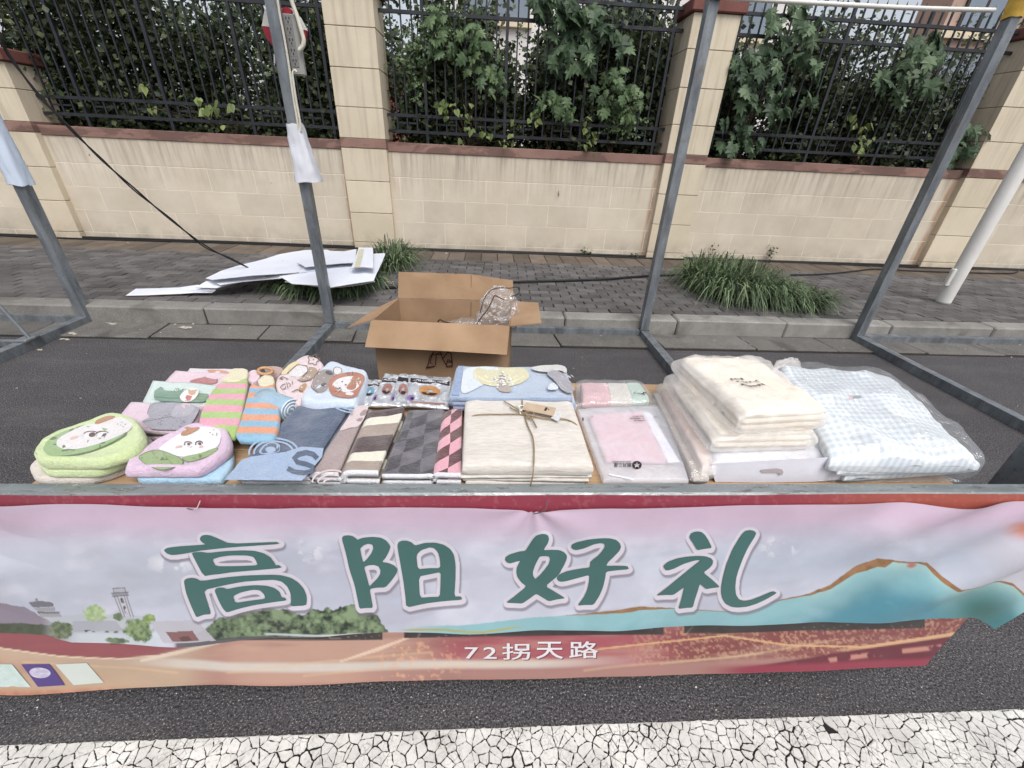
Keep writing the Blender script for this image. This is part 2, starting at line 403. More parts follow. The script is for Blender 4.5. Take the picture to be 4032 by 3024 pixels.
# ================================================================== iron fence between the pillars
M_IRON = mat('fence_iron', rgb(46, 48, 54), .42, .35, 12, .15, 90, spec=.5, metal=.25)
for bi in range(len(PIL)-1):
    x0, x1 = PIL[bi][1], PIL[bi+1][0]; FY = 6.0
    lab = ['far left beyond the frame edge', 'at left behind the tilted steel post', 'in the middle behind the cardboard box',
           'at right behind the big grass clump', 'at far right past the white pole'][bi]
    fe = thing('iron_fence', 'black iron railing on the low wall, '+lab, 'fence', ((x0+x1)/2, FY, 1.4), 'railings between the wall pillars')
    for z in (1.52, 1.685, 2.64, 2.83):
        MB().box((x0+.002, FY-.018, z-.016), (x1-.002, FY+.018, z+.016)).build('rail', M_IRON, fe)
    n = int((x1-x0)/.1155)
    for k in range(1, n):
        xx = x0+(x1-x0)*k/n
        big = k % 8 == 4
        h = .016 if big else .008
        z0 = 1.40 if big else 1.505
        top = 2.95 if not big else 3.0
        bar = MB().box((xx-h, FY-h-.0005, z0), (xx+h, FY+h+.0005, top))
        if not big:                                # spear tip
            bar.add([(xx-.016, FY-.004, top), (xx+.016, FY-.004, top), (xx+.016, FY+.004, top), (xx-.016, FY+.004, top), (xx, FY, top+.09)],
                    [(0, 1, 4), (1, 2, 4), (2, 3, 4), (3, 0, 4)])
        bar.build('post' if big else 'bar', M_IRON, fe)
        if k % 4 in (2, 3):
            MB().box((xx-.1, FY-.012, 1.60), (xx-.012, FY+.012, 1.618)).build('rung', M_IRON, fe)
# ================================================================== buildings glimpsed behind the hedge
M_FAC = mat('facade_pale', rgb(222, 218, 216), .85, .1, 1.2); M_FAC2 = mat('facade_pink', rgb(178, 152, 140), .85, .12, 1.5)
M_REDB = mat('facade_red', rgb(150, 84, 76), .85, .12, 2); M_GLS = mat('window_glass', rgb(120, 132, 146), .15, .2, 1, spec=.6)
M_FRM = mat('window_frame', rgb(70, 58, 52), .6); M_CRM = mat('facade_cream', rgb(214, 200, 176), .85, .1, 1)
def building(name, label, x0, x1, y0, y1, h, wall, base, cols, storey=3.0, band=None, zb=0):
    b = thing(name, label, 'building', ((x0+x1)/2, y0, 0))
    MB().box((x0, y0, 0), (x1, y1, h)).build('wall', wall, b)
    MB().box((x0-.03, y0-.03, 0), (x1+.03, y0+.2, 2.6)).build('plinth', base, b)
    n = int(h/storey)
    for s in range(n):
        if band: MB().box((x0-.05, y0-.12, s*storey+2.75), (x1+.05, y0+.1, s*storey+3.0)).build('string_course', band, b)
        for k in range(cols):
            cx = x0+(x1-x0)*(k+.5)/cols; z0 = s*storey+.95+zb; wd = min(.85, (x1-x0)/cols*.3)
            f = MB().box((cx-wd, y0-.06, z0), (cx+wd, y0+.02, z0+1.55)).build('window', M_FRM, b)
            for q in (0, 1):
                MB().box((cx-wd+.06+q*wd, y0-.075, z0+.07), (cx+q*wd-.03, y0-.05, z0+1.48)).build('pane', M_GLS, f)
            MB().box((cx-wd-.1, y0-.14, z0-.1), (cx+wd+.1, y0, z0-.005)).build('sill', M_CRM, f)
    MB().box((x0-.3, y0-.3, h), (x1+.3, y1+.3, h+.35)).build('roof', M_FRM, b)
building('apartment_block', 'pale apartment block half hidden behind the middle hedge', -1.5, 8.0, 14, 22, 14, M_FAC, M_FAC, 3, band=None, zb=3.3)
building('striped_building', 'pink and cream banded building at top right behind leaves', 12.6, 22, 14.5, 15.6, 12, M_FAC2, M_FAC2, 5, storey=1.9, band=M_CRM)
building('red_brick_building', 'reddish low building glimpsed left of the middle railing', -3.6, -1.7, 12.5, 14.2, 2.7, M_REDB, M_REDB, 1)

# ================================================================== hedge, saplings, vines
def leafmat(name, a, b, c, trans=.25):
    t = NT(name); oi = t.n('ShaderNodeObjectInfo'); at = t.n('ShaderNodeAttribute'); at.attribute_name = 'tone'
    r = t.math('FRACT', t.math('ADD', oi.outputs['Random'], at.outputs['Fac']))
    col = t.ramp(r, [(0, a), (.55, b), (1, c)])
    v = t.coord(); col = t.mix(t.grey(t.noise(v, 26, 3), .4, .7, 0, .35), col, a)
    t.fin(col, .5, .35)
    tr = t.n('ShaderNodeBsdfTranslucent'); t.l(col, tr.inputs[0]); mx = t.n('ShaderNodeMixShader'); mx.inputs[0].default_value = trans
    t.l(t.b.outputs[0], mx.inputs[1]); t.l(tr.outputs[0], mx.inputs[2]); t.l(mx.outputs[0], t.out.inputs[0]); return t.m
M_LF_D = leafmat('leaf_hedge', rgb(40, 50, 36), rgb(66, 80, 54), rgb(108, 120, 82))
M_LF_G = leafmat('leaf_lobed', rgb(64, 84, 56), rgb(90, 112, 76), rgb(124, 144, 102))
M_LF_B = leafmat('leaf_lobed_blue', rgb(54, 72, 52), rgb(76, 97, 71), rgb(110, 131, 98))
M_LF_Y = leafmat('leaf_vine', rgb(92, 108, 62), rgb(116, 132, 76), rgb(146, 158, 98))
M_LF_S = leafmat('leaf_fine', rgb(84, 104, 74), rgb(110, 130, 92), rgb(132, 150, 110))
M_STEM = mat('stem_bark', rgb(72, 62, 50), .9, .3, 30)
def leafcloud(P, size, name, m, parent, aspect=.42, droop=.3):
    n = len(P); P = np.asarray(P); L = size*rng.uniform(.5, 1.65, n)
    nn = rng.normal(size=(n, 3))*.75+np.array([0, -.55, .75]); nn /= np.linalg.norm(nn, axis=1)[:, None]
    d = rng.normal(size=(n, 3)); d[:, 2] -= droop; d -= nn*(d*nn).sum(1)[:, None]; d /= np.linalg.norm(d, axis=1)[:, None]; s = np.cross(nn, d)
    vs = np.empty((n, 4, 3)); w2 = (L*aspect)[:, None]
    vs[:, 0] = P; vs[:, 2] = P+d*L[:, None]
    vs[:, 1] = P+d*(L*.5)[:, None]+s*w2+nn*(L*.1)[:, None]; vs[:, 3] = P+d*(L*.5)[:, None]-s*w2+nn*(L*.1)[:, None]
    i = np.arange(n)*4; f = np.stack([np.stack([i, i+1, i+2], 1), np.stack([i, i+2, i+3], 1)], 1).reshape(-1, 3)
    me = bpy.data.meshes.new(name); me.vertices.add(n*4); me.vertices.foreach_set('co', vs.ravel())
    me.loops.add(f.size); me.loops.foreach_set('vertex_index', f.ravel().astype(np.int32))
    me.polygons.add(len(f)); me.polygons.foreach_set('loop_start', np.arange(0, f.size, 3, dtype=np.int32))
    me.materials.append(m); me.update(calc_edges=True)
    at = me.attributes.new('tone', 'FLOAT', 'FACE'); at.data.foreach_set('value', np.repeat(rng.uniform(0, 1, n), 2))
    return link(name, me, parent)
GAPS = [(-3.75, 2.95, .3, .45), (-.95, 2.5, .34, .7), (-.1, 2.95, .55, .42), (.45, 2.3, .16, .35), (3.3, 2.85, .45, .42), (3.9, 1.95, .35, .28),
        (5.05, 2.95, .42, .55), (6.2, 2.9, .35, .4), (-3.05, 2.3, .25, .45), (1.0, 2.95, .3, .25), (1.55, 2.1, .18, .25), (-2.55, 2.7, .2, .3)]
def hedge(cx, hw, top, n, label, thin=0.0):
    sh = thing('hedge_shrub', label, 'shrub', (cx, 6.9, .3), 'hedge shrubs behind the railing')
    st = MB(); tips = []
    for k in range(9):
        bx = cx+random.uniform(-.75, .75)*hw; by = 6.6+random.uniform(-.35, .8); zt = top*random.uniform(.8, 1.0)
        p = [Vector((bx, by, .2))]; 
        for j in range(1, 6): p.append(Vector((bx+random.uniform(-.1, .1)*j*.5, by+random.uniform(-.1, .08)*j*.4, .2+(zt-.2)*j/5)))
        tips.append(p); st.tube(p, [.016-.0022*j for j in range(6)], 5)
    st.build('stems', M_STEM, sh, True)
    P = []; tries = 0
    while len(P) < n and tries < n*12:
        tries += 1
        p = random.choice(tips); j = random.uniform(.6, 5); a = p[int(min(j, 4.99))]; b = p[int(min(j, 4.99))+1]; q = a.lerp(b, j % 1)
        q = q+Vector((random.gauss(0, .2), random.gauss(0, .2), random.gauss(0, .12)))
        if q.z < .9 or q.y < 5.88 or (q.y < 6.05 and random.random() < .5) or (q.y < 6.3 and (abs(q.x+1.505) < .3 or abs(q.x-2.435) < .3 or abs(q.x-6.47) < .3)): continue
        if abs(q.x-cx) > hw*1.2: continue
        dn = .62+1.2*nz(q.x*1.9, q.y*1.9, q.z*1.9)-thin+(.5 if q.z < 2.4 else .2)
        for gx, gz_, rx, rz in GAPS:
            e = ((q.x-gx)/rx)**2+((q.z-gz_)/rz)**2
            if e < 1: dn -= .8*(1-e*.6)
        if random.random() < dn: P.append(tuple(q))
    leafcloud(P, .056, 'foliage', M_LF_D, sh)
HD = [(-9.0, .8, 3.3, 'dark small-leaved shrub outside the left edge behind the railing'),
      (-7.6, .8, 3.3, 'dark small-leaved shrub at the far left edge behind the railing'),
      (-6.3, .75, 3.3, 'dark small-leaved shrub behind the far left pillar'),
      (-5.0, .8, 3.4, 'dark shrub just right of the far left pillar, behind the railing'),
      (-3.9, .7, 3.3, 'dark shrub with bright sky holes in the middle of the left railing bay'),
      (-2.8, .7, 3.35, 'dark shrub behind the tilted post with the white paper sleeve'),
      (-1.75, .6, 3.2, 'dark shrub hidden behind the left of the two middle pillars'),
      (-.75, .6, 3.0, 'thin dark shrub with pale gaps at the left of the middle bay'),
      (.25, .65, 2.95, 'dark shrub behind the centre of the middle railing bay'),
      (1.25, .65, 3.2, 'tall dark shrub behind the big lobed sapling in the middle bay'),
      (2.2, .55, 3.3, 'dark upright shrub beside the right middle pillar'),
      (3.35, .7, 2.8, 'dark shrub behind the lobed vine left in the right bay'),
      (4.4, .7, 3.3, 'dark shrub in the middle of the right railing bay'),
      (5.5, .7, 2.95, 'dark shrub at right in the right bay under the bright sky gap'),
      (6.6, .7, 3.1, 'dark shrub behind the far right pillar'),
      (7.9, .8, 3.1, 'dark shrub right of the far right pillar'),
      (9.3, .8, 3.1, 'dark shrub at the right end behind the white pole')]
for cx, hw, top, lab in HD:
    hedge(cx, hw, top, (19000 if cx > 2.9 or abs(cx-.25) < 1.2 else 14000) if -6 < cx < 6.2 else 5000, lab, .12 if cx in (-.75, .25, 5.5) else 0)

# lobed leaf: five pointed lobes with a fold along the midrib
def lobed(name, m, k=1.0, notch=.55):
    half = [(0, 0), (.16, -.10), (.42, .02), (.30*notch+.1, .20), (.52, .40), (.30*notch+.06, .46), (.30, .74), (.14*notch+.05, .66), (0, 1.0)]
    vs = [(0, y, 0) for y in (0, .2, .46, .66, 1.0)]
    def zb(x, y): return -.16*abs(x)-.22*y*y+.03*math.sin(9*x+5*y)
    vs = []; fs = []
    for sgn in (1, -1):
        n = len(vs); pts = [(x*sgn, y, zb(x, y)) for x, y in half]; mid = [(0, y, zb(0, y)+.012) for y in (.02, .2, .42, .6, .8)]
        vs += pts+mid; m0 = n+len(half)
        q = [(n, n+1, m0), (n+1, n+2, m0+1, m0), (n+2, n+3, m0+1), (n+3, n+4, m0+2, m0+1), (n+4, n+5, m0+2), (n+5, n+6, m0+3, m0+2), (n+6, n+7, m0+3), (n+7, n+8, m0+4, m0+3)]
        fs += q if sgn == 1 else [tuple(reversed(f)) for f in q]
    vs = [(x*k, y*k, z*k) for x, y, z in vs]
    vs += [(-.008, -.22, .05), (.008, -.22, .05), (.008, .0, 0), (-.008, .0, 0)]; n = len(vs)-4; fs.append((n, n+1, n+2, n+3))
    return mesh(name, vs, fs, m)
def heart(name, m):
    o = [(0, .06), (.18, -.08), (.36, .0), (.42, .22), (.32, .5), (.14, .78), (0, 1)]
    vs = [(x, y, -.2*abs(x)-.15*y*y) for x, y in o]+[(-x, y, -.2*abs(x)-.15*y*y) for x, y in o[1:-1]]
    return mesh(name, vs, [tuple(range(7)), (0, 6, 11, 10, 9, 8, 7)], m)
LOBE = {'g': [lobed('lobed_leaf', M_LF_G), lobed('lobed_leaf', M_LF_G, 1, .8)], 'b': [lobed('lobed_leaf', M_LF_B), lobed('lobed_leaf', M_LF_B, 1, .75)],
        'y': [heart('heart_leaf', M_LF_Y)], 'h': [heart('heart_leaf', M_LF_G)]}
def sapling(name, label, kind, blobs, base, size, cat='sapling'):
    """blobs: (pixel x, pixel y, radius in px, leaf count); leaves hang on branchlets off a stem rising from base"""
    t = thing(name, label, cat, base)
    st = MB(); base = Vector(base); pts = []
    for (bx, by, br, n) in blobs:
        c = V((bx, by), 5.93); pts.append(c)
        mid = base.lerp(c, .6)+Vector((random.uniform(-.08, .08), .22, .02))
        st.tube(spline([base, mid, c], 6), [.012-.0004*k for k in range(13)], 5)
        for k in range(int(n*1.25)):
            a = random.uniform(0, 2*math.pi); rr = math.sqrt(random.random())*br
            Y = 5.9+random.uniform(-.14, .12)
            p = V((bx+rr*math.cos(a), by+rr*math.sin(a)), Y)
            s = size*random.uniform(.45, 1.2)
            if random.random() < .5: st.tube([c+Vector((0, .04, 0)), (c+p)/2+Vector((0, .05, .03)), p+Vector((0, .03, 0))], .0025, 4, False)
            rx = R(random.gauss(-58, 18)); rz = R(random.gauss(0, 42)); ry = R(random.gauss(0, 24))
            link('leaf', random.choice(LOBE[kind]), t, p+Vector((0, 0, s*.35)), (rx+R(180)*0, ry, rz+R(180)), (s, s, s))
    st.build('stem', M_STEM, t, True)
a2, a3 = A2, A3
def B(f, *L): return [(*f(x, y), r*.6076, n) for x, y, r, n in L]
sapling('lobed_sapling', 'pale green lobed-leaf sapling poking through the middle railing at left', 'g',
        B(a2, (660, 300, 80, 8), (850, 280, 110, 14), (900, 400, 120, 16), (980, 520, 90, 12), (1010, 590, 50, 5), (620, 120, 70, 6)), (-.25, 6.1, 1.35), .15)
sapling('lobed_sapling', 'tall lobed-leaf sapling climbing up the middle of the centre bay', 'b',
        B(a2, (1330, 60, 110, 12), (1460, 60, 130, 14), (1500, 200, 150, 18), (1600, 140, 90, 10), (1540, 330, 120, 14), (1400, 390, 60, 5), (1560, 440, 80, 8), (1750, 230, 90, 9), (1820, 310, 60, 6)), (1.15, 6.1, 1.35), .19)
sapling('lobed_sapling', 'bright lobed sprig low on the centre railing', 'g',
        B(a2, (1340, 640, 60, 7), (1290, 690, 50, 5), (1420, 690, 80, 10), (1480, 760, 50, 6)), (.75, 6.08, 1.38), .13)
sapling('lobed_sapling', 'lobed sprig at the right of the centre railing near the pillar', 'g',
        B(a2, (1780, 520, 70, 8), (1830, 600, 90, 10), (1900, 640, 60, 6), (1750, 720, 80, 8), (1850, 760, 70, 8), (1680, 640, 60, 5)), (1.55, 6.08, 1.38), .13)
sapling('lobed_vine', 'big blue-green lobed vine spilling over the right bay beside the pillar', 'b',
        B(a3, (760, 110, 90, 10), (830, 220, 90, 10), (600, 150, 70, 6), (720, 300, 110, 10), (420, 430, 100, 14), (560, 440, 110, 12), (320, 500, 60, 7), (870, 460, 60, 6), (480, 560, 120, 14), (330, 620, 60, 6), (640, 610, 90, 9), (820, 680, 50, 5), (420, 700, 90, 9), (620, 760, 80, 8), (330, 860, 100, 9), (430, 950, 90, 8), (280, 960, 60, 5)), (3.2, 6.1, 1.36), .17, 'vine')
sapling('lobed_vine', 'grey-green lobed branch high in the right bay by the leaning post', 'b',
        B(a3, (1510, 330, 60, 5), (1600, 300, 60, 6), (1420, 450, 80, 7), (1640, 400, 50, 5), (1300, 560, 70, 5), (1560, 540, 60, 6), (1400, 620, 60, 5)), (4.9, 6.1, 1.36), .2, 'vine')
sapling('lobed_vine', 'lobed vine hanging over the coping beside the far right pillar', 'b',
        B(a3, (1900, 860, 60, 7), (1990, 880, 50, 6), (1820, 900, 60, 6), (1780, 1000, 60, 6), (1740, 1080, 40, 5), (1880, 1010, 40, 4)), (6.1, 6.05, 1.38), .15, 'vine')
sapling('heart_vine', 'yellow-green heart-leaf vine in the middle of the right bay', 'y',
        B(a3, (1070, 780, 30, 3), (1130, 830, 40, 4), (1180, 900, 60, 8), (1140, 970, 50, 6), (1200, 840, 40, 4)), (4.35, 6.05, 1.38), .085, 'vine')
sapling('heart_vine', 'small heart-leaf sprig on the left railing behind the steel posts', 'y',
        B(A1, (1320, 680, 40, 4), (1390, 700, 40, 4), (1340, 740, 30, 3), (1500, 700, 15, 2), (1450, 830, 10, 1), (990, 700, 30, 2), (920, 590, 40, 3)), (-3.1, 6.05, 1.38), .1, 'vine')
sapling('heart_vine', 'yellow-green heart-leaf creeper at the foot of the centre railing', 'y',
        B(a2, (650, 690, 60, 6), (720, 720, 70, 7), (830, 740, 60, 6), (850, 830, 60, 7), (930, 880, 40, 4), (790, 930, 20, 2), (1070, 920, 60, 7), (1130, 810, 40, 4)), (-.3, 6.03, 1.38), .075, 'vine')
sapling('heart_vine', 'heart-leaf creeper low at the right of the centre railing', 'y',
        B(a2, (1590, 850, 40, 3), (1630, 890, 40, 4), (1610, 960, 60, 6), (1600, 800, 30, 2), (1240, 770, 50, 4)), (1.25, 6.03, 1.38), .085, 'vine')

def feathery(label, f_, blobs, base):
    t = thing('feathery_sapling', label, 'sapling', base, 'feathery saplings'); st = MB(); P = []
    for x_, y_, r_, n in blobs:
        c = V(f_(x_, y_), 6.08); st.tube(spline([Vector(base), Vector(base).lerp(c, .6)+Vector((.05, .1, 0)), c], 5), .006, 5)
        for k in range(n):
            a = random.uniform(0, 6.283); rr = math.sqrt(random.random())*r_; e = V(f_(x_+rr*math.cos(a), y_+rr*math.sin(a)), 6.0+random.uniform(-.12, .2)); dv = Vector((random.gauss(0, 1), random.gauss(0, .5), random.uniform(-.8, .1))).normalized()*.14
            P += [tuple(e+dv*(j/7)) for j in range(8) for _ in (0, 1)]
    st.build('stem', M_STEM, t, True); leafcloud(P, .034, 'foliage', M_LF_S, t, .3)
feathery('pale feathery sapling at the left edge of the middle bay', A2, ((640, 120, 110, 46), (540, 250, 110, 40), (500, 420, 90, 30), (520, 560, 70, 18)), (-1.0, 6.3, 1.3))
feathery('feathery fern-like sapling low at the right of the middle bay', A2, ((1850, 690, 110, 46), (1760, 780, 90, 36), (1880, 800, 70, 24)), (1.75, 6.2, 1.3))
# ================================================================== tufts of strap grass in the pavement pits
M_GR = leafmat('leaf_grass', rgb(54, 68, 46), rgb(86, 106, 72), rgb(138, 154, 118), .15)
def grass(name, label, cx, cy, hx, hy, n, h, tilt=(0, 0), zb=PZ):
    vs = []; fs = []; tn = []
    for k in range(n):
        a = random.uniform(0, 2*math.pi); rr = math.sqrt(random.random())
        b = Vector((cx+hx*rr*math.cos(a)*.9, cy+hy*rr*math.sin(a)*.9, zb-.01))
        da = a+random.gauss(0, .7); out = Vector((math.cos(da), math.sin(da), 0))*random.uniform(.25, 1)
        out += Vector((random.uniform(-.3, .3)+tilt[0], random.uniform(-.3, .3)+tilt[1], 0))
        L = h*random.uniform(.45, 1.35); wdt = random.uniform(.0045, .009); sd_ = Vector((-out.y, out.x, 0)).normalized()*wdt
        n0 = len(vs); N = 6
        for j in range(N+1):
            t = j/N; p = b+out*L*(t*.75)+Vector((0, 0, L*(1.35*t-1.25*t*t*(.55+.45*out.length))))
            p.z = max(p.z, zb+.004)
            q = sd_*(1-t**2.2*.92); vs += [p-q, p+q]
        fs += [(n0+2*j, n0+2*j+1, n0+2*j+3, n0+2*j+2) for j in range(N)]; tn += [random.random()]*N
    o = obj(name, vs, fs, M_GR); at = o.data.attributes.new('tone', 'FLOAT', 'FACE'); at.data.foreach_set('value', tn)
    return tag(o, label, 'grass')
grass('strap_grass', 'big dark green tuft of strap grass on the pavement right of centre', 2.62, 4.35, .5, .6, 1900, .46, (0, -.3))
grass('strap_grass', 'lower right lobe of the big grass tuft, against the kerb', 3.02, 3.9, .38, .22, 750, .32, (.2, -.25))
grass('strap_grass', 'dark grass tuft crushed under the white foam boards', -1.55, 4.15, .5, .42, 1300, .27, (0, -.5))
grass('strap_grass', 'grass tuft growing right of the white boards beside the pillar', -1.12, 5.0, .22, .45, 500, .38, (.15, -.1))
def weed(label, x, n, h):
    P = [(x+random.gauss(0, .03), 5.80+random.gauss(0, .012), PZ+h*random.random()) for _ in range(n)]
    o = leafcloud(P, .035, 'weed', M_LF_D, None, .3); tag(o, label, 'weed', 'small weeds at the wall foot')
weed('small weed at the wall foot in the middle bay, left one', 1.33, 26, .10)
weed('tiny weed at the wall foot near the right middle pillar', 2.02, 20, .07)
weed('upright weed at the wall foot right of the big grass tuft', 3.95, 40, .22)
weed('small weed at the wall foot behind the big grass tuft', 3.1, 30, .2)
# ================================================================== steel stall frames
def steelmat():
    t = NT('galvanised_steel'); v = t.coord()
    c = t.mix(t.grey(t.noise(t.scale(v, (3, 3, .8)), 5, 5, .6), .3, .7), rgb(96, 101, 107), rgb(144, 150, 155))
    c = t.mix(t.grey(t.noise(v, 55, 4, .7), .55, .72, 0, .6), c, rgb(86, 88, 90))
    c = t.mix(t.grey(t.noise(v, 11, 4, .7), .58, .70, 0, .6), c, rgb(118, 100, 84))
    t.bump(t.noise(v, 120, 3), .12, .003)
    return t.fin(c, t.grey(t.noise(v, 20, 3), .3, .7, .38, .6), .5, .45)
M_ST = steelmat()
HS = .033
def sqtube(a, b, h=HS, name='rail', parent=None, m=None, upv=(0, 0, 1)):
    return MB().tube([a, b], h, 4, True, upv, True).build(name, m or M_ST, parent)
def xy(p, z=.07): q = G(p, z); return q.x, q.y
xl, yl = xy((1299, 1267)); xr, yr = xy((2531, 1292)); xfr, yfr = xy((3378, 1316)); xfl, yfl = xy((335, 1240))
yl = yr = (yl+yr)/2
BAR_Z, BAR_F, BAR_B, FRY = .78, .6155, .6485, .735
TOPZ = 2.45
st1 = thing('stall_frame', 'grey galvanised steel stall frame holding the banner and the table', 'stall frame', ((xl+xr)/2, 2, 0))
for x_ in (xl, xr):
    for y_ in (yl, FRY):
        sqtube((x_, y_, .0665), (x_, y_, TOPZ-.034), HS, 'post', st1, upv=(0, 1, 0))
    sqtube((x_, FRY-HS, .0335), (x_, yl+HS, .0335), HS, 'base_rail', st1)
    sqtube((x_, FRY-HS, TOPZ), (x_, yl+HS, TOPZ), HS, 'top_rail', st1)
    MB().box((x_-.042, yl-.042, .063), (x_+.042, yl+.042, .0705), .002).build('weld_plate', mat('weld_bead', rgb(70, 66, 64), .7, .3, 60), st1)
sqtube((xl+HS, yl, .0335), (xr-HS, yl, .0335), HS, 'rear_base_rail', st1)
sqtube((xl+HS, yl, TOPZ), (xr-HS, yl, TOPZ), HS, 'top_rail', st1); sqtube((xl+HS, FRY, TOPZ), (xr-HS, FRY, TOPZ), HS, 'top_rail', st1)
def barmat():
    t = NT('worn_bar_steel'); v = t.coord()
    c = t.mix(t.grey(t.noise(t.scale(v, (1, 8, 8)), 4, 5, .6), .3, .7), rgb(128, 136, 138), rgb(160, 166, 166))
    c = t.mix(t.grey(t.noise(t.scale(v, (.6, 3, 3)), 26, 5, .75), .55, .63, 0, .7), c, rgb(92, 84, 76))
    c = t.mix(t.grey(t.noise(v, 90, 4, .7), .6, .72, 0, .8), c, rgb(196, 198, 194))
    t.bump(t.noise(v, 150, 4, .7), .35, .003)
    return t.fin(c, t.grey(t.noise(v, 30, 4), .35, .7, .28, .6), .5, .5)
fb = MB().box((xl-.05, BAR_F, BAR_Z-.045), (xr+.05, BAR_B, BAR_Z), .004).build('front_bar', barmat(), st1)
sqtube((xl+HS, FRY, .0335), (xr-HS, FRY, .0335), HS, 'front_base_rail', st1)
for x_ in (xl, xr): MB().box((x_-.02, BAR_B+.0005, BAR_Z-.04), (x_+.02, FRY-HS-.0005, BAR_Z-.005)).build('bracket', M_ST, st1)
st2 = thing('stall_frame', 'neighbouring steel stall frame at right with yellow tape on its post', 'stall frame', (xfr+1.4, 2, 0))
for x_ in (xfr, xfr+2.85):
    for y_ in (yfr, FRY): sqtube((x_, y_, .0665), (x_, y_, TOPZ-.034), HS, 'post', st2, upv=(0, 1, 0))
    sqtube((x_, FRY-HS, .0335), (x_, yfr+HS, .0335), HS, 'base_rail', st2); sqtube((x_, FRY-HS, TOPZ), (x_, yfr+HS, TOPZ), HS, 'top_rail', st2)
sqtube((xfr+HS, yfr, .0335), (xfr+2.85-HS, yfr, .0335), HS, 'rear_base_rail', st2); sqtube((xfr+HS, yfr, TOPZ), (xfr+2.85-HS, yfr, TOPZ), HS, 'top_rail', st2)
st3 = thing('stall_frame', 'neighbouring steel stall frame at left with a thin diagonal brace', 'stall frame', (xfl-1.4, 2, 0))
for x_ in (xfl, xfl-2.85):
    for y_ in (yfl, FRY): sqtube((x_, y_, .0665), (x_, y_, TOPZ-.034), HS, 'post', st3, upv=(0, 1, 0))
    sqtube((x_, FRY-HS, .0335), (x_, yfl+HS, .0335), HS, 'base_rail', st3); sqtube((x_, FRY-HS, TOPZ), (x_, yfl+HS, TOPZ), HS, 'top_rail', st3)
sqtube((xfl-HS, yfl, .0335), (xfl-2.85+HS, yfl, .0335), HS, 'rear_base_rail', st3); sqtube((xfl-HS, yfl, TOPZ), (xfl-2.85+HS, yfl, TOPZ), HS, 'top_rail', st3)
q0 = G((118, 1335), .07); MB().tube([q0, q0+Vector((-.62, .02, 1.9))], .011, 6).build('diagonal_brace', M_ST, st3)
MB().box((q0.x-.05, q0.y-.06, .067), (q0.x+.03, q0.y+.05, .085), .004).build('brace_foot', M_ST, st3)
sqtube((q0.x, q0.y, .034), (q0.x-1.6, q0.y+.02, .034), .02, 'cross_rail', st3)

# ================================================================== banners
BP = .606
def fbm(X, Y, sc, oct=4, seed=0):
    r = np.random.default_rng(seed); out = np.zeros_like(X); amp = 1.; tot = 0
    for o in range(oct):
        L = r.random((64, 64)); x = X/sc*(2**o); y = Y/sc*(2**o); xi = np.floor(x).astype(int); yi = np.floor(y).astype(int)
        fx = x-xi; fy = y-yi; fx = fx*fx*(3-2*fx); fy = fy*fy*(3-2*fy)
        g = lambda a, b: L[a % 64, b % 64]
        out += amp*((g(xi, yi)*(1-fx)+g(xi+1, yi)*fx)*(1-fy)+(g(xi, yi+1)*(1-fx)+g(xi+1, yi+1)*fx)*fy); tot += amp; amp *= .5
    return out/tot
def ss(a, b, x): t = np.clip((x-a)/(b-a), 0, 1); return t*t*(3-2*t)
def c3(r, g, b): return np.array(rgb(r, g, b)[:3])
def over(C_, m, c): return C_*(1-m[..., None])+np.asarray(c)*m[..., None]
def inpoly(X, Y, poly):
    r = np.zeros(X.shape, bool); n = len(poly)
    for i in range(n):
        (x0, y0), (x1, y1) = poly[i], poly[(i+1) % n]
        if y0 == y1: continue
        r ^= ((y0 > Y) != (y1 > Y)) & (X < (x1-x0)*(Y-y0)/(y1-y0)+x0)
    return r
def segdist(X, Y, poly):
    d = np.full(X.shape, 1e9); n = len(poly)
    for i in range(n):
        (x0, y0), (x1, y1) = poly[i], poly[(i+1) % n]; dx, dy = x1-x0, y1-y0; L = dx*dx+dy*dy+1e-9
        t = np.clip(((X-x0)*dx+(Y-y0)*dy)/L, 0, 1); d = np.minimum(d, np.hypot(X-x0-t*dx, Y-y0-t*dy))
    return d
def chaikin(p, k=1, w=.25, closed=True):
    for _ in range(k):
        q = []; n = len(p)
        for i in range(n if closed else n-1):
            a, b = p[i], p[(i+1) % n]
            q += [(a[0]*(1-w)+b[0]*w, a[1]*(1-w)+b[1]*w), (a[0]*w+b[0]*(1-w), a[1]*w+b[1]*(1-w))]
        p = q
    return p
def decal(name, loops, fmap, m, parent, step=None, smooth=True):
    """flat print: triangulates the loops (even-odd) with inner points and drapes them with fmap(x, y)"""
    vs = []; es = []
    for L in loops:
        n = len(vs); vs += [Vector(p) for p in L]; es += [(n+i, n+(i+1) % len(L)) for i in range(len(L))]
    xs = [v.x for v in vs]; ys = [v.y for v in vs]
    if step:
        gx = np.arange(min(xs)+step/2, max(xs), step); gy = np.arange(min(ys)+step/2, max(ys), step)
        if len(gx) and len(gy):
            X, Y = np.meshgrid(gx, gy); ins = np.zeros(X.shape, bool)
            for L in loops: ins ^= inpoly(X, Y, L)
            dd = np.min([segdist(X, Y, L) for L in loops], axis=0); ins &= dd > step*.35
            vs += [Vector((a, b)) for a, b in zip(X[ins], Y[ins])]
    ov, oe, of, *_ = geometry.delaunay_2d_cdt(vs, es, [], 0, 1e-6)
    cen = np.array([[sum(ov[i].x for i in f)/len(f), sum(ov[i].y for i in f)/len(f)] for f in of])
    k = np.zeros(len(cen), bool)
    for L in loops: k ^= inpoly(cen[:, 0], cen[:, 1], L)
    return obj(name, [fmap(v.x, v.y) for v in ov], [f for f, q in zip(of, k) if q], m, parent, smooth)
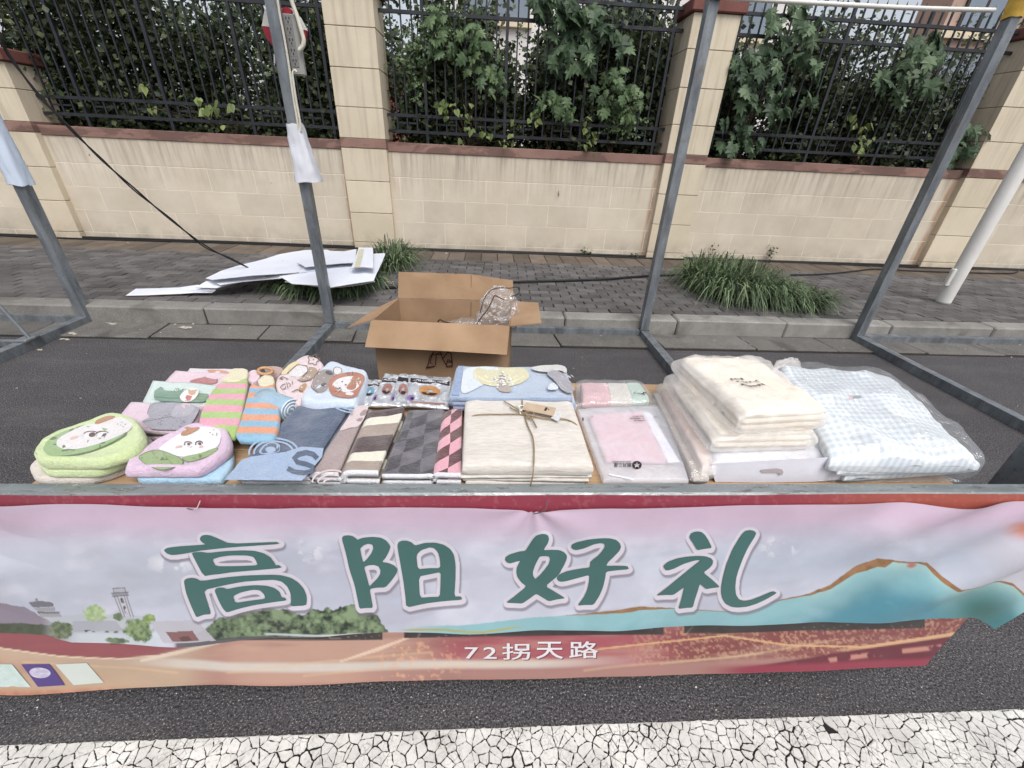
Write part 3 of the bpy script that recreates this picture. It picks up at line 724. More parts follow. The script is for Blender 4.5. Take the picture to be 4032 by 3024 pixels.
# lettering outlines, traced stroke by stroke
_z = zoomer(640, 2040, 640/2212); _g = [
 [[(92,345),(130,315),(230,298),(660,265),(610,240),(578,205),(580,170),(610,142),(660,135),(720,142),(790,170),(970,255),(1590,235),(1650,268),(1200,290),(900,312),(600,345),(400,385),(270,405),(190,408),(130,385)]],
 [[(462,385),(500,370),(600,365),(690,378),(900,355),(1150,345),(1300,352),(1420,385),(1510,440),(1570,530),(1580,560),(1625,560),(1668,600),(1300,618),(1000,640),(830,665),(740,672),(625,692)],[(742,465),(850,430),(1000,412),(1200,415),(1290,435),(1325,490),(1345,550),(1100,558),(785,558)]],
 [[(360,755),(390,725),(460,712),(520,720),(590,758),(900,710),(1200,685),(1500,685),(1650,700),(1780,745),(1880,815),(1950,900),(1985,990),(1990,1060),(1980,1125),(1770,1135),(1780,1040),(1770,950),(1730,860),(1660,790),(1560,758),(1400,757),(1150,770),(900,815),(625,880),(670,1040),(720,1210),(620,1215),(525,1250),(480,1150),(430,1030),(385,900)]],
 [[(770,890),(790,855),(850,843),(900,850),(935,868),(1100,835),(1300,820),(1450,832),(1560,870),(1630,930),(1655,1005),(1700,1012),(1725,1050),(1500,1070),(1300,1095),(1100,1140),(925,1195),(880,1140),(830,1040)],[(1015,965),(1120,915),(1280,882),(1370,892),(1425,950),(1440,1012),(1250,1030),(1045,1058)]]]
CH = [[[_z(*p) for p in L] for L in st] for st in _g]
_y = [
 [[(128,260),(135,225),(170,205),(240,200),(300,215),(345,245),(365,270),(450,235),(600,220),(730,235),(810,280),(860,340),(878,380),(850,460),(800,550),(745,612),(850,630),(930,665),(990,725),(970,790),(900,890),(800,1005),(650,1012),(555,1035),(580,1180),(605,1330),(490,1335),(395,1348),(360,1180),(320,980),(240,740),(190,500)],[(410,405),(470,350),(540,328),(600,345),(612,400),(580,480),(520,560),(455,625),(425,500)],[(468,695),(540,665),(620,658),(690,680),(722,740),(715,800),(670,870),(600,940),(550,998),(510,840)]],
 [[(982,350),(1000,305),(1060,282),(1140,285),(1200,310),(1255,360),(1400,318),(1560,312),(1700,345),(1800,415),(1855,500),(1880,650),(1878,850),(1860,1140),(1960,1135),(1985,1185),(1700,1215),(1400,1255),(1120,1318),(1100,1100),(1070,880),(1020,600),(990,430)],[(1275,505),(1350,430),(1480,388),(1550,400),(1610,470),(1635,570),(1642,708),(1450,712),(1298,725)],[(1312,838),(1480,805),(1648,768),(1645,950),(1635,1150),(1480,1155),(1330,1165)]]]
_h = [
 [[(185,570),(200,525),(260,490),(400,460),(505,447),(560,350),(620,240),(670,175),(740,148),(800,155),(850,185),(865,240),(845,300),(775,405),(900,403),(1020,415),(1100,450),(1140,500),(1138,550),(1100,640),(1022,778),(975,830),(810,975),(960,1060),(1120,1158),(990,1175),(860,1210),(760,1150),(668,1098),(560,1180),(455,1250),(330,1240),(200,1232),(330,1140),(520,990),(440,930),(380,850),(362,770),(375,690),(428,598),(340,620),(265,635),(215,615)],[(718,510),(800,497),(860,505),(880,545),(860,620),(800,710),(720,810),(655,873),(620,820),(618,760),(650,660)]],
 [[(1200,365),(1215,325),(1290,280),(1450,235),(1650,215),(1800,218),(1890,240),(1945,290),(1965,350),(1940,410),(1850,510),(1770,590),(1738,650),(1900,642),(2065,645),(2090,695),(1900,715),(1738,742),(1725,850),(1690,1000),(1640,1120),(1550,1265),(1420,1265),(1300,1275),(1390,1160),(1450,1040),(1480,900),(1485,800),(1300,850),(1120,895),(1050,903),(1000,885),(980,840),(1026,782),(1150,735),(1350,700),(1492,683),(1495,600),(1530,560),(1620,490),(1690,400),(1718,340),(1705,300),(1650,292),(1550,310),(1400,380),(1280,415),(1225,400)]]]
_l = [
 [[(652,210),(670,165),(720,138),(780,130),(840,142),(890,185),(940,260),(1000,385),(880,400),(768,420),(710,320),(660,245)]],
 [[(248,670),(260,640),(330,590),(450,545),(600,518),(780,505),(900,512),(980,540),(1015,580),(1005,640),(950,700),(862,762),(1000,870),(1125,988),(1010,1000),(910,1020),(860,980),(810,938),(780,1050),(735,1190),(708,1312),(600,1318),(483,1335),(520,1210),(550,1090),(570,990),(490,1050),(405,1112),(270,1112),(140,1120),(300,1000),(480,850),(650,710),(830,565),(720,580),(560,630),(420,700),(330,728),(280,725)]],
 [[(1690,190),(1680,160),(1640,138),(1580,132),(1520,145),(1470,190),(1400,290),(1310,430),(1220,640),(1170,820),(1140,980),(1140,1080),(1160,1170),(1210,1250),(1300,1300),(1400,1312),(1550,1300),(1700,1260),(1850,1195),(2015,1100),(1950,1070),(1750,1150),(1600,1198),(1500,1208),(1420,1185),(1370,1110),(1358,1000),(1370,860),(1410,730),(1480,560),(1560,400),(1660,250)]]]
for ox, sts in ((1320, _y), (1940, _h), (2540, _l)):
    _z = zoomer(ox, 2040, 560/2212); CH += [[[_z(*p) for p in L] for L in st] for st in sts]
CH = [[chaikin(L, 1, .16) for L in st] for st in CH]

def waveF(px, py):
    """folds of the front banner, metres toward the viewer"""
    a = .0035*math.sin(px*.0042+py*.002)+.004*nz(px*.0016, py*.003, 4)+.0022*nz(px*.006, py*.002, 9)
    d = math.hypot(px-2095, py-1985); a += .004*math.exp(-(d/120)**2)                                 # pinch at the wire tie
    th = math.atan2(px-2095, max(20., py-1975)); a += .0022*math.sin(th*7)*math.exp(-((d-130)/170)**2)
    k = max(0., (px-3150)/900); a += k*(.012*math.sin((py+px*.45)*.021)+.008*math.sin((py+px*.42)*.041+1))  # diagonal folds at the tied right end
    kl = max(0., (400-px)/400); a += kl*.006*math.sin((py-px*.3)*.02)
    low = max(0., (py-2350)/150); a += low*.004*math.sin(px*.011)
    return max(a+.012, waveB(px, py)+.004)
def waveB(px, py): return .002+.0015*math.sin(px*.005)+max(0., (py-2500)/200)*(.004*math.sin(px*.006+1)+.004*nz(px*.004, py*.01, 2)+.003)
def mapF(px, py, o=0.): p = V((px, py), BP); p.y -= waveF(px, py)+o; return p
def mapB(px, py, o=0.): p = V((px, py), BP); p.y -= waveB(px, py)+o; return p
def banner(name, xs, yt, yb, rows_, fmap, paint, parent, rough=.55):
    T = np.linspace(0, 1, rows_)[:, None]; PX = np.repeat(xs[None, :], rows_, 0); PYY = yt[None, :]*(1-T)+yb[None, :]*T
    col = np.clip(paint(PX, PYY), 0, 1); n = len(xs)
    vs = np.array([fmap(a, b) for a, b in zip(PX.ravel(), PYY.ravel())], dtype=np.float32)
    i = (np.arange(rows_-1)[:, None]*n+np.arange(n-1)[None, :]).ravel(); f = np.stack([i, i+n, i+n+1, i+1], 1).astype(np.int32)
    me = bpy.data.meshes.new(name); me.vertices.add(len(vs)); me.vertices.foreach_set('co', vs.ravel())
    me.loops.add(f.size); me.loops.foreach_set('vertex_index', f.ravel()); me.polygons.add(len(f))
    me.polygons.foreach_set('loop_start', np.arange(0, f.size, 4, dtype=np.int32)); me.polygons.foreach_set('use_smooth', np.ones(len(f), bool)); me.update(calc_edges=True)
    ca = me.color_attributes.new('print', 'FLOAT_COLOR', 'POINT'); ca.data.foreach_set('color', np.concatenate([col.reshape(-1, 3), np.ones((len(vs), 1))], 1).astype(np.float32).ravel())
    t = NT(name+'_print'); at = t.n('ShaderNodeAttribute'); at.attribute_name = 'print'; v = t.coord()
    c = t.mix(t.grey(t.noise(v, 14, 5, .65), .4, .72, 0, .10), at.outputs['Color'], rgb(120, 112, 110))
    t.bump(t.noise(v, 8, 4, .6), .25, .006); me.materials.append(t.fin(c, rough, .35)); return link(name, me, parent)
def paintF(X, Y):
    n1 = fbm(X, Y*2.2, 520, 5, 1); n2 = fbm(X, Y*1.6, 160, 5, 2); n3 = fbm(X, Y, 22, 4, 3)
    pk = ss(2150, 2010, Y+60*(n1-.5)); C_ = np.zeros(X.shape+(3,))+c3(198, 200, 214)
    C_ = over(C_, .8*ss(.42, .75, n1), c3(182, 184, 200)); C_ = over(C_, ss(.5, .8, n2)*.6, c3(218, 218, 230)); n4 = fbm(X+1.6*Y, Y*3, 240, 5, 6); C_ = over(C_, ss(.5, .72, n4)*.4, c3(176, 178, 192))
    g = ss(1500, 300, X)*ss(2080, 2180, Y)*ss(2420, 2240, Y); C_ = over(C_, g*.55*ss(.3, .7, n1), c3(158, 166, 172))
    g = ss(2300, 2900, X)*ss(2110, 2190, Y)*ss(2320, 2200, Y); C_ = over(C_, g*.4, c3(170, 184, 198))
    C_ = over(C_, pk*.85, c3(206, 178, 198)); C_ = over(C_, ss(2030, 1975, Y)*.4*ss(900, 0, X), c3(176, 166, 184))
    for (cx, cy, rx, ry) in ((1230, 2150, 70, 60), (3060, 2140, 90, 50), (700, 2190, 120, 45), (40, 2165, 60, 25)):
        e = ((X-cx)/rx)**2+((Y-cy)/ry)**2; C_ = over(C_, np.clip(1-e, 0, 1)*ss(.5, .62, fbm(X, Y, 34, 4, 7))*.8, c3(226, 226, 232))
    e = ss(3700, 4000, X)*ss(2060, 2150, Y); C_ = over(C_, e*.5, c3(196, 188, 192)); C_ = over(C_, ss(3900, 4032, X)*ss(2030, 2060, Y)*ss(2120, 2080, Y), c3(196, 132, 112))
    # teal mountains with a gold edge
    rx = [1500,1696,1952,2120,2286,2511,2688,2870,3028,3174,3259,3356,3441,3563,3636,3684,3745,3812,3897,3976,4032,4200]
    ry = [2470,2446,2423,2410,2397,2366,2380,2391,2354,2324,2287,2215,2184,2196,2202,2245,2284,2278,2269,2287,2336,2400]
    rd = np.interp(X, rx, ry)+(n3-.5)*5; dep = Y-rd; mm = ss(-1, 2.5, dep)*ss(1560, 1760, X)
    tl = np.zeros_like(C_)+c3(142, 186, 192); tl = over(tl, ss(30, 170, dep+80*(n2-.5)), c3(84, 140, 156)); tl = over(tl, ss(60, 0, dep)*ss(3100, 3300, X)*.7, c3(178, 208, 202))
    tl = over(tl, ss(240, 0, np.hypot(X-3850, (Y-2390)*1.5)), c3(56, 104, 100)); tl = over(tl, ss(.55, .75, n2)*.35, c3(168, 204, 212))
    tl = over(tl, ss(3960, 4040, X)*.6, c3(150, 196, 200)); C_ = C_*(1-mm[..., None])+tl*mm[..., None]
    gw = np.interp(X, [2200, 2300, 2480, 2560, 2640, 2900, 3150, 3330, 3400, 3470, 3500, 3600, 3660, 3730, 3760, 3900, 4032], [0, 4, 16, 10, 3, 1.5, 5, 26, 34, 30, 6, 6, 22, 18, 4, 6, 12])
    C_ = over(C_, ss(-2, 1, dep)*ss(gw+2, gw-1, dep)*(gw > 1), np.array(c3(150, 112, 78))*(0.6+.8*n3)[..., None])
    C_ = over(C_, ss(28, 8, np.hypot(X-3575, (Y-2212)*1.6)), c3(184, 116, 104))
    yl2 = np.interp(X, [1550, 1750, 1900, 2100], [2470, 2458, 2462, 2440]); C_ = over(C_, ss(7, 2, abs(Y-yl2))*ss(1560, 1640, X)*ss(2080, 1990, X), c3(170, 172, 120))
    # painted scene at the lower left
    gl = np.interp(X, [-300, 0, 120, 200, 300], [2330, 2352, 2372, 2420, 2470])+(n3-.5)*14
    C_ = over(C_, ss(0, 4, Y-gl)*ss(300, 180, X), c3(140, 130, 144)); C_ = over(C_, ss(2440, 2446, Y+10*(n3-.5))*ss(300, 230, X), np.array(c3(70, 80, 62))*(.5+n3)[..., None])
    C_ = over(C_, ss(2395, 2410, Y)*ss(640, 560, X)*ss(170, 230, X)*.55, c3(172, 178, 178)); C_ = over(C_, ss(0, 6, Y-2478)*ss(280, 330, X)*ss(700, 620, X)*.8, c3(196, 204, 210))
    def blob(C_, cx, cy, r_x, r_y, a, b, sd_): 
        e = ((X-cx)/r_x)**2+((Y-cy)/r_y)**2; tx = fbm(X, Y, 13, 3, sd_); m_ = ss(1.15, .7, e+1.1*(tx-.5)); f = np.clip((tx-.3)*2.6, 0, 1)[..., None]
        return C_*(1-m_[..., None])+(np.array(c3(*a))*(1-f)+np.array(c3(*b))*f)*m_[..., None]
    C_ = blob(C_, 385, 2402, 45, 38, (150, 172, 126), (186, 202, 156), 11); C_ = blob(C_, 255, 2465, 50, 36, (78, 92, 66), (128, 140, 110), 12)
    C_ = blob(C_, 560, 2460, 62, 46, (84, 106, 74), (140, 160, 112), 13); C_ = blob(C_, 605, 2412, 26, 20, (120, 142, 84), (160, 178, 112), 14); C_ = blob(C_, 480, 2412, 22, 16, (96, 116, 88), (128, 146, 112), 15)
    C_ = blob(C_, 470, 2508, 50, 12, (80, 100, 72), (116, 134, 100), 16)
    tt = np.interp(X, [600, 850, 880, 960, 1060, 1140, 1200, 1240, 1320, 1400, 1450, 1490, 1530, 1560], [2600, 2430, 2395, 2378, 2372, 2388, 2402, 2380, 2372, 2366, 2380, 2412, 2470, 2600])+(n3-.5)*30+(fbm(X, Y*0, 60, 2, 23)-.5)*34
    tx = .55*fbm(X, Y*1.2, 42, 4, 21)+.45*fbm(X, Y, 13, 3, 22); f = np.clip((tx-.33)*3.2, 0, 1)[..., None]; trc = np.array(c3(40, 54, 44))*(1-f)+np.array(c3(134, 154, 118))*f
    m_ = ss(0, 5, Y-tt)*ss(2505, 2490, Y); C_ = C_*(1-m_[..., None])+trc*m_[..., None]
    C_ = over(C_, ss(2478, 2482, Y)*ss(2490, 2486, Y)*ss(1040, 1060, X)*ss(1500, 1440, X)*.8, c3(206, 210, 216)); C_ = over(C_, ss(2490, 2496, Y)*ss(700, 720, X)*ss(1480, 1420, X)*.85, c3(58, 56, 58))
    for poly, c in (([(608, 2420), (790, 2412), (862, 2500), (662, 2502)], (186, 184, 192)), ([(672, 2460), (775, 2454), (800, 2495), (700, 2497)], (128, 78, 76)), ([(722, 2478), (760, 2476), (775, 2494), (735, 2495)], (96, 66, 64)),
                    ([(300, 2430), (470, 2428), (500, 2470), (300, 2476)], (168, 170, 178)), ([(132, 2352), (180, 2344), (228, 2352), (232, 2368), (150, 2372)], (104, 102, 108)), ([(150, 2374), (238, 2370), (236, 2386), (168, 2388)], (150, 150, 154)),
                    ([(162, 2388), (256, 2388), (250, 2396), (168, 2398)], (108, 106, 110)), ([(172, 2398), (254, 2396), (262, 2410), (176, 2412)], (158, 156, 158)), ([(160, 2334), (168, 2334), (170, 2346), (162, 2346)], (120, 114, 118)),
                    ([(460, 2300), (506, 2296), (512, 2316), (464, 2318)], (176, 174, 182)), ([(454, 2318), (522, 2312), (522, 2324), (458, 2332)], (140, 138, 146)), ([(466, 2332), (514, 2326), (540, 2408), (494, 2410)], (196, 194, 202))):
        C_ = over(C_, inpoly(X, Y, poly)*.9, c3(*c))
    for (x0, y0, x1, y1) in ((466, 2332, 494, 2410), (478, 2331, 505, 2410), (505, 2328, 528, 2408), (514, 2326, 540, 2408), (460, 2300, 464, 2318), (506, 2296, 512, 2316), (460, 2300, 506, 2296), (454, 2318, 522, 2312), (458, 2332, 522, 2324)):
        C_ = over(C_, ss(3., 1., segdist(X, Y, [(x0, y0), (x1, y1)]))*.75, c3(96, 94, 104))
    C_ = over(C_, ss(7, 4, segdist(X, Y, [(494, 2340), (512, 2396)]))*ss(.45, .55, fbm(X, Y, 7, 1, 31)), c3(90, 86, 96))
    C_ = over(C_, ss(6, 4, abs(Y-2472))*ss(335, 345, X)*ss(480, 470, X)*ss(.45, .5, fbm(X, Y, 14, 1, 33)), c3(84, 84, 88))
    # white outline and printed drop shadow around the lettering
    for st in CH:
        xs_ = [p[0] for p in st[0]]; ys_ = [p[1] for p in st[0]]
        r0, r1 = np.searchsorted(X[0], (min(xs_)-50, max(xs_)+50)); sub = (slice(None), slice(r0, r1)); x_, y_ = X[sub], Y[sub]
        for dx, dy, wd, c, soft, al in ((4, 13, 19, (120, 112, 124), 9, .75), (1, 5, 15, (214, 208, 218), 2.5, 1)):
            ins = np.zeros(x_.shape, bool)
            for L in st: ins ^= inpoly(x_-dx, y_-dy, L)
            dd = np.min([segdist(x_-dx, y_-dy, L) for L in st], axis=0); dd[ins] = 0
            C_[sub] = over(C_[sub], ss(wd+soft*.5, wd-soft*.5, dd)*al, c3(*c))
        
    return C_
def paintB(X, Y):
    n1 = fbm(X, Y*3, 300, 4, 41); n2 = fbm(X, Y, 16, 3, 42); n3 = fbm(X, Y, 40, 3, 43); C_ = np.zeros(X.shape+(3,))+c3(146, 80, 86)
    C_ = over(C_, ss(600, 1000, X)*ss(1900, 1600, X), c3(188, 150, 134)); C_ = over(C_, ss(1600, 1900, X), c3(164, 86, 95)); C_ = over(C_, ss(2500, 2750, X), np.array(c3(130, 70, 70)))
    C_ = over(C_, ss(2400, 2600, X)*ss(.52, .66, fbm(X, Y, 9, 3, 44))*.8, c3(188, 146, 120)); C_ = over(C_, ss(.5, .75, fbm(X+Y*3, Y*9, 260, 4, 45))*.35*ss(500, 900, X), c3(196, 162, 142)); C_ = over(C_, ss(.5, .75, fbm(X+Y*3, Y*9, 300, 4, 46))*.3, c3(128, 66, 72))
    y1 = np.interp(X, [-300, 0, 250, 480, 620, 860, 1000], [2515, 2545, 2575, 2588, 2580, 2530, 2490]); dy = Y-y1
    C_ = over(C_, ss(0, 4, dy)*ss(900, 700, X), np.array(c3(190, 164, 142))*(.85+.3*n1)[..., None]); C_ = over(C_, ss(0, 90, dy)*ss(500, 100, X)*.7, c3(166, 124, 104)); C_ = over(C_, ss(4, 1, abs(dy))*ss(900, 840, X), c3(224, 204, 178))
    y2 = np.interp(X, [300, 560, 900, 1344, 1700, 2100, 2500, 2900], [2610, 2600, 2622, 2618, 2614, 2610, 2600, 2570]); d2 = abs(Y-y2)
    C_ = over(C_, ss(26, 8, d2)*ss(420, 800, X)*ss(2700, 2000, X), c3(206, 196, 186)); C_ = over(C_, ss(0, 30, Y-y2)*ss(1300, 1700, X), c3(166, 126, 118)); C_ = over(C_, ss(8, 40, Y-y2)*ss(800, 300, X)*.8, c3(186, 158, 132))
    C_ = over(C_, ss(6, 2, segdist(X, Y, [(1344, 2596), (1500, 2550), (1610, 2505)]))*.9, c3(224, 198, 178)); C_ = over(C_, ss(10, 2, segdist(X, Y, [(560, 2598), (700, 2570), (860, 2528)]))*.9, c3(222, 204, 184))
    C_ = over(C_, ss(.6, .7, n2)*ss(1450, 1550, X)*ss(1900, 1700, X)*ss(2510, 2530, Y)*.6, c3(228, 176, 140))
    for (xa, ya_, xb, yb_, wd) in ((900, 2640, 1700, 2560, 9), (1200, 2655, 2100, 2590, 7), (2300, 2640, 3000, 2560, 8), (2600, 2610, 3300, 2520, 6), (100, 2600, 700, 2640, 8)):
        C_ = over(C_, ss(wd, 0, segdist(X, Y+6*np.sin(X*.006), [(xa, ya_), (xb, yb_)]))*.45, c3(216, 186, 150))     # gold sweeps
    # right half: speckled gold on dark red, pale arcs
    ya = np.interp(X, [2200, 2688, 2850, 3100, 3400, 3700, 3850], [2570, 2516, 2497, 2536, 2545, 2500, 2470]); C_ = over(C_, ss(5, 1.5, abs(Y-ya))*ss(2250, 2400, X), c3(214, 172, 128))
    yc = np.interp(X, [2700, 3000, 3300, 3600, 3850], [2640, 2606, 2560, 2520, 2480]); C_ = over(C_, ss(0, 10, Y-yc)*ss(2800, 3000, X), c3(104, 44, 56)); C_ = over(C_, ss(9, 2, abs(Y-yc))*ss(3250, 3450, X), c3(212, 170, 132))
    C_ = over(C_, ss(14, 4, abs(Y-(2612-(X-3100)*.11)))*ss(3080, 3250, X)*ss(.5, .58, n3), c3(190, 134, 122)); C_ = over(C_, ss(2600, 2622, Y+(X-3000)*.03)*ss(2700, 3000, X), c3(146, 62, 78))
    C_ = over(C_, ss(2655, 2675, Y+.02*(X-2000))*ss(700, 900, X)*.5, c3(178, 118, 96)); C_ = over(C_, ss(2690, 2715, Y)*ss(700, 300, X), np.array(c3(190, 130, 106))*(.7+.6*n2)[..., None])
    for x0, x1, ys_ in ((440, 1508, ((440, 2530), (1000, 2520), (1508, 2512))), (1593, 2612, ((1593, 2508), (2000, 2503), (2612, 2494))), (2692, 3640, ((2692, 2490), (3200, 2481), (3640, 2472)))):
        yb_ = np.interp(X, [p[0] for p in ys_], [p[1] for p in ys_]); m_ = ss(1, -1, Y-yb_)*ss(x0-2, x0+2, X+(2560-Y)*.0)*ss(x1+2, x1-2, X)*(Y > 2300)
        C_ = over(C_, m_, np.array(c3(58, 53, 52))*(.7+.6*n3)[..., None]); 
        C_ = over(C_, m_*ss(2, 1, abs(np.sin(X*.018+Y*.05)*30+Y-2480) % 40)*ss(.5, .6, n1)*.6, c3(140, 132, 126))
    top = Y < 2100; red = np.zeros_like(C_)+c3(152, 66, 82); red = over(red, ss(500, 0, X)*.6, c3(140, 70, 80)); red = over(red, ss(2900, 3700, X), c3(176, 96, 82)); red = over(red, ss(.62, .7, n2)*.15, c3(214, 150, 150))
    C_[top] = red[top]; return C_
bk = thing('red_banner', 'red and orange printed banner hanging behind the pale one', 'banner', (0, BP, .1))
xsB = np.linspace(-330, 4140, 900); ybB = np.interp(xsB, [-330, 0, 700, 1344, 2016, 2688, 3186, 3642, 3818, 3819, 4140], [2735, 2722, 2698, 2681, 2666, 2652, 2634, 2619, 2418, 2300, 2040])
banner('sheet', xsB, np.interp(xsB, [-330, 0, 2016, 4032, 4140], [1947, 1946, 1949, 1941, 1941]), ybB, 150, lambda a, b: mapB(a, b), paintB, bk, .5)
ft = thing('greeting_banner', 'pale pink banner with large green characters tied to the front bar', 'banner', (0, BP, .3))
xsF = np.linspace(-330, 4200, 1500); ytF = np.interp(xsF, [-330, 0, 900, 1344, 1800, 2000, 2095, 2200, 2400, 2688, 3500, 4032, 4200], [1968, 1971, 1976, 1982, 1984, 1988, 1996, 1988, 1982, 1979, 1972, 1963, 1958])
ybF = np.interp(xsF, [-330, 0, 200, 240, 295, 440, 800, 1344, 1593, 2016, 2600, 3296, 3660, 3818, 3897, 4032, 4200], [2478, 2481, 2485, 2500, 2516, 2520, 2517, 2484, 2476, 2465, 2453, 2436, 2418, 2416, 2457, 2385, 2290])
banner('sheet', xsF, ytF, ybF, 190, lambda a, b: mapF(a, b), paintF, ft, .5)
M_GREEN = mat('print_green', rgb(72, 108, 105), .5, .06, 8)
for st in CH: decal('green_character', st, lambda a, b: mapF(a, b, .0012), M_GREEN, ft, 26)
# small white caption on the red banner
def textmesh(s, bold=.0):
    cu_ = bpy.data.curves.new('caption', 'FONT'); cu_.body = s; cu_.offset = bold; cu_.resolution_u = 3
    o = bpy.data.objects.new('caption', cu_); C.objects.link(o); dg = bpy.context.evaluated_depsgraph_get()
    me = bpy.data.meshes.new_from_object(o.evaluated_get(dg)); bpy.data.objects.remove(o); return me
def printtext(name, s, fmap, m, parent, bold=.0):
    """fmap(u, v) with u, v in 0..1 over the text's bounding box"""
    me = textmesh(s, bold); n = len(me.vertices); co = np.zeros(n*3); me.vertices.foreach_get('co', co); co = co.reshape(-1, 3)
    if n == 0: return None
    mn, mx_ = co.min(0), co.max(0); uv_ = (co-mn)/np.maximum(mx_-mn, 1e-6)
    o = obj(name, [fmap(a, b) for a, b, _ in uv_], [tuple(p.vertices) for p in me.polygons], m, parent); bpy.data.meshes.remove(me); return o
M_WH = mat('print_white', rgb(222, 218, 222), .5, .04, 8); M_BK = mat('print_black', rgb(44, 42, 46), .5, .1, 8)
M_SHD = mat('print_shade', rgb(112, 54, 62), .5)
for i, (ch, x0, x1, y0, y1) in enumerate((('7', 1830, 1884, 2542, 2587), ('2', 1903, 1956, 2541, 2586), ('拐', 1977, 2087, 2527, 2590), ('天', 2110, 2217, 2522, 2586), ('路', 2240, 2356, 2520, 2585))):
    printtext('white_character', ch, lambda u, v, a=x0, b=x1, c=y0, d=y1: mapB(a+(b-a)*u, d+(c-d)*v, .0016), M_WH, bk, .012)
    printtext('character_shadow', ch, lambda u, v, a=x0, b=x1, c=y0, d=y1: mapB(a+(b-a)*u+4, d+(c-d)*v+4, .0010), M_SHD, bk, .012)
for nm, poly, m_ in (('pale_card', [(-80, 2606), (58, 2604), (138, 2686), (-10, 2690)], mat('card_mint', rgb(196, 212, 208), .5, .12, 60)),
                     ('purple_card', [(95, 2604), (205, 2602), (268, 2683), (165, 2686)], mat('card_purple', rgb(84, 66, 128), .5, .06)),
                     ('white_card', [(228, 2604), (350, 2599), (415, 2680), (300, 2684)], mat('card_white', rgb(206, 212, 206), .5, .05))):
    decal(nm, [poly], lambda a, b: mapB(a, b, .001), m_, bk, 30)
decal('round_emblem', [[(170+41*math.cos(t/24*6.283)+6*math.sin(t/24*6.283), 2634+20*math.sin(t/24*6.283)) for t in range(24)]], lambda a, b: mapB(a, b, .0018), mat('card_disc', rgb(196, 190, 212), .5, .25, 90), bk)
# wire ties
M_WIRE = mat('tie_wire', rgb(120, 116, 112), .4, .2, 40, metal=.7, spec=.5)
for (px, py, dx, dy) in ((2098, 1996, 48, -34), (760, 1975, 26, -40)):
    a = mapF(px, py, .003); b = mapF(px+dx, py+dy, .006); b.z = min(b.z, BAR_Z-.006)
    tag(MB().tube(spline([a, (a+b)/2+Vector((.004, -.004, .002)), b, b+Vector((.002, .012, .008))], 5), .0011, 5).build('wire_tie', M_WIRE),
        'bent wire tie pinning the pale banner, '+('at its centre' if px > 1000 else 'left of centre'), 'wire', 'wire ties on the banner')
# ================================================================== table and goods
TZ = .76
def woodmat():
    t = NT('pine_board'); v = t.coord(); g = t.noise(t.scale(v, (1.2, 14, 14)), 5, 5, .6, .4)
    c = t.mix(t.grey(g, .3, .7), rgb(160, 130, 100), rgb(190, 162, 130)); t.bump(g, .1, .003); return t.fin(c, .6, .3)
tb_ = thing('table', 'pine board table top under the towels, behind the front bar', 'table', (.1, .9, 0))
MW = woodmat()
for k, (y0, y1) in enumerate(((.662, .775), (.777, .89), (.892, 1.0), (1.002, 1.115))):
    MB().box((-.905+random.uniform(-.01, .01), y0, TZ-.02), (1.07+random.uniform(-.01, .01), y1, TZ-.0005*k), .002).build('board', MW, tb_)
for x_ in (-.8, .1, .98): MB().box((x_-.03, .68, TZ-.06), (x_+.03, 1.10, TZ-.021)).build('batten', MW, tb_)
for x_ in (-.8, .98):
    for y_ in (.70, 1.08): MB().box((x_-.025, y_-.025, .0), (x_+.025, y_+.025, TZ-.061)).build('leg', MW, tb_)

YMIN = .657
def G2(p, z):                                       # goods stay behind the front bar
    q = G(p, z); q.y = max(q.y, YMIN); return q
def cloth(t, c, w_, k=1.):
    """terry pile: mottled colour, looped bump and a soft sheen"""
    c = t.mix(t.grey(t.noise(w_, 190, 3, .7), .36, .66, 0, .13), c, (.02, .02, .02, 1)); c = t.mix(t.grey(t.noise(w_, 20, 4), .45, .75, 0, .10), c, (.9, .88, .86, 1))
    t.bump(t.math('ADD', t.noise(w_, 260, 3, .7), t.math('MULTIPLY', t.noise(w_, 34, 4), 1.6)), .75*k, .005)
    m_ = t.fin(c, .95, .08); t.b.inputs['Sheen Weight'].default_value = .35; t.b.inputs['Sheen Roughness'].default_value = .5; return m_
def terry(name, col, bump=.6, bs=420, var=.1):
    if name in _mc: return _mc[name]
    t = NT(name); _mc[name] = cloth(t, col, t.coord(), 1. if bump > .4 else .5); return _mc[name]
def uvramp(name, axis, stops, wob=.012, wsc=18, bump=.5):
    t = NT(name); v = t.coord('UV'); sp = t.n('ShaderNodeSeparateXYZ'); t.l(v, sp.inputs[0]); w_ = t.coord()
    f = t.math('ADD', sp.outputs[axis], t.math('MULTIPLY', t.math('SUBTRACT', t.noise(w_, wsc, 2), .5), wob*2))
    return cloth(t, t.ramp(f, stops, 'CONSTANT'), w_)
def disp(x, y, s, a): return a*(nz(x*7, y*7, s)+.5*nz(x*17, y*17, s+3)+.35*(1-2*abs(nz(x*23, y*31, s+5))))
def quadfn(q):
    fl, fr, br, bl = [Vector(p) for p in q]
    return lambda u, v: (fl*(1-u)+fr*u)*(1-v)+(bl*(1-u)+br*u)*v
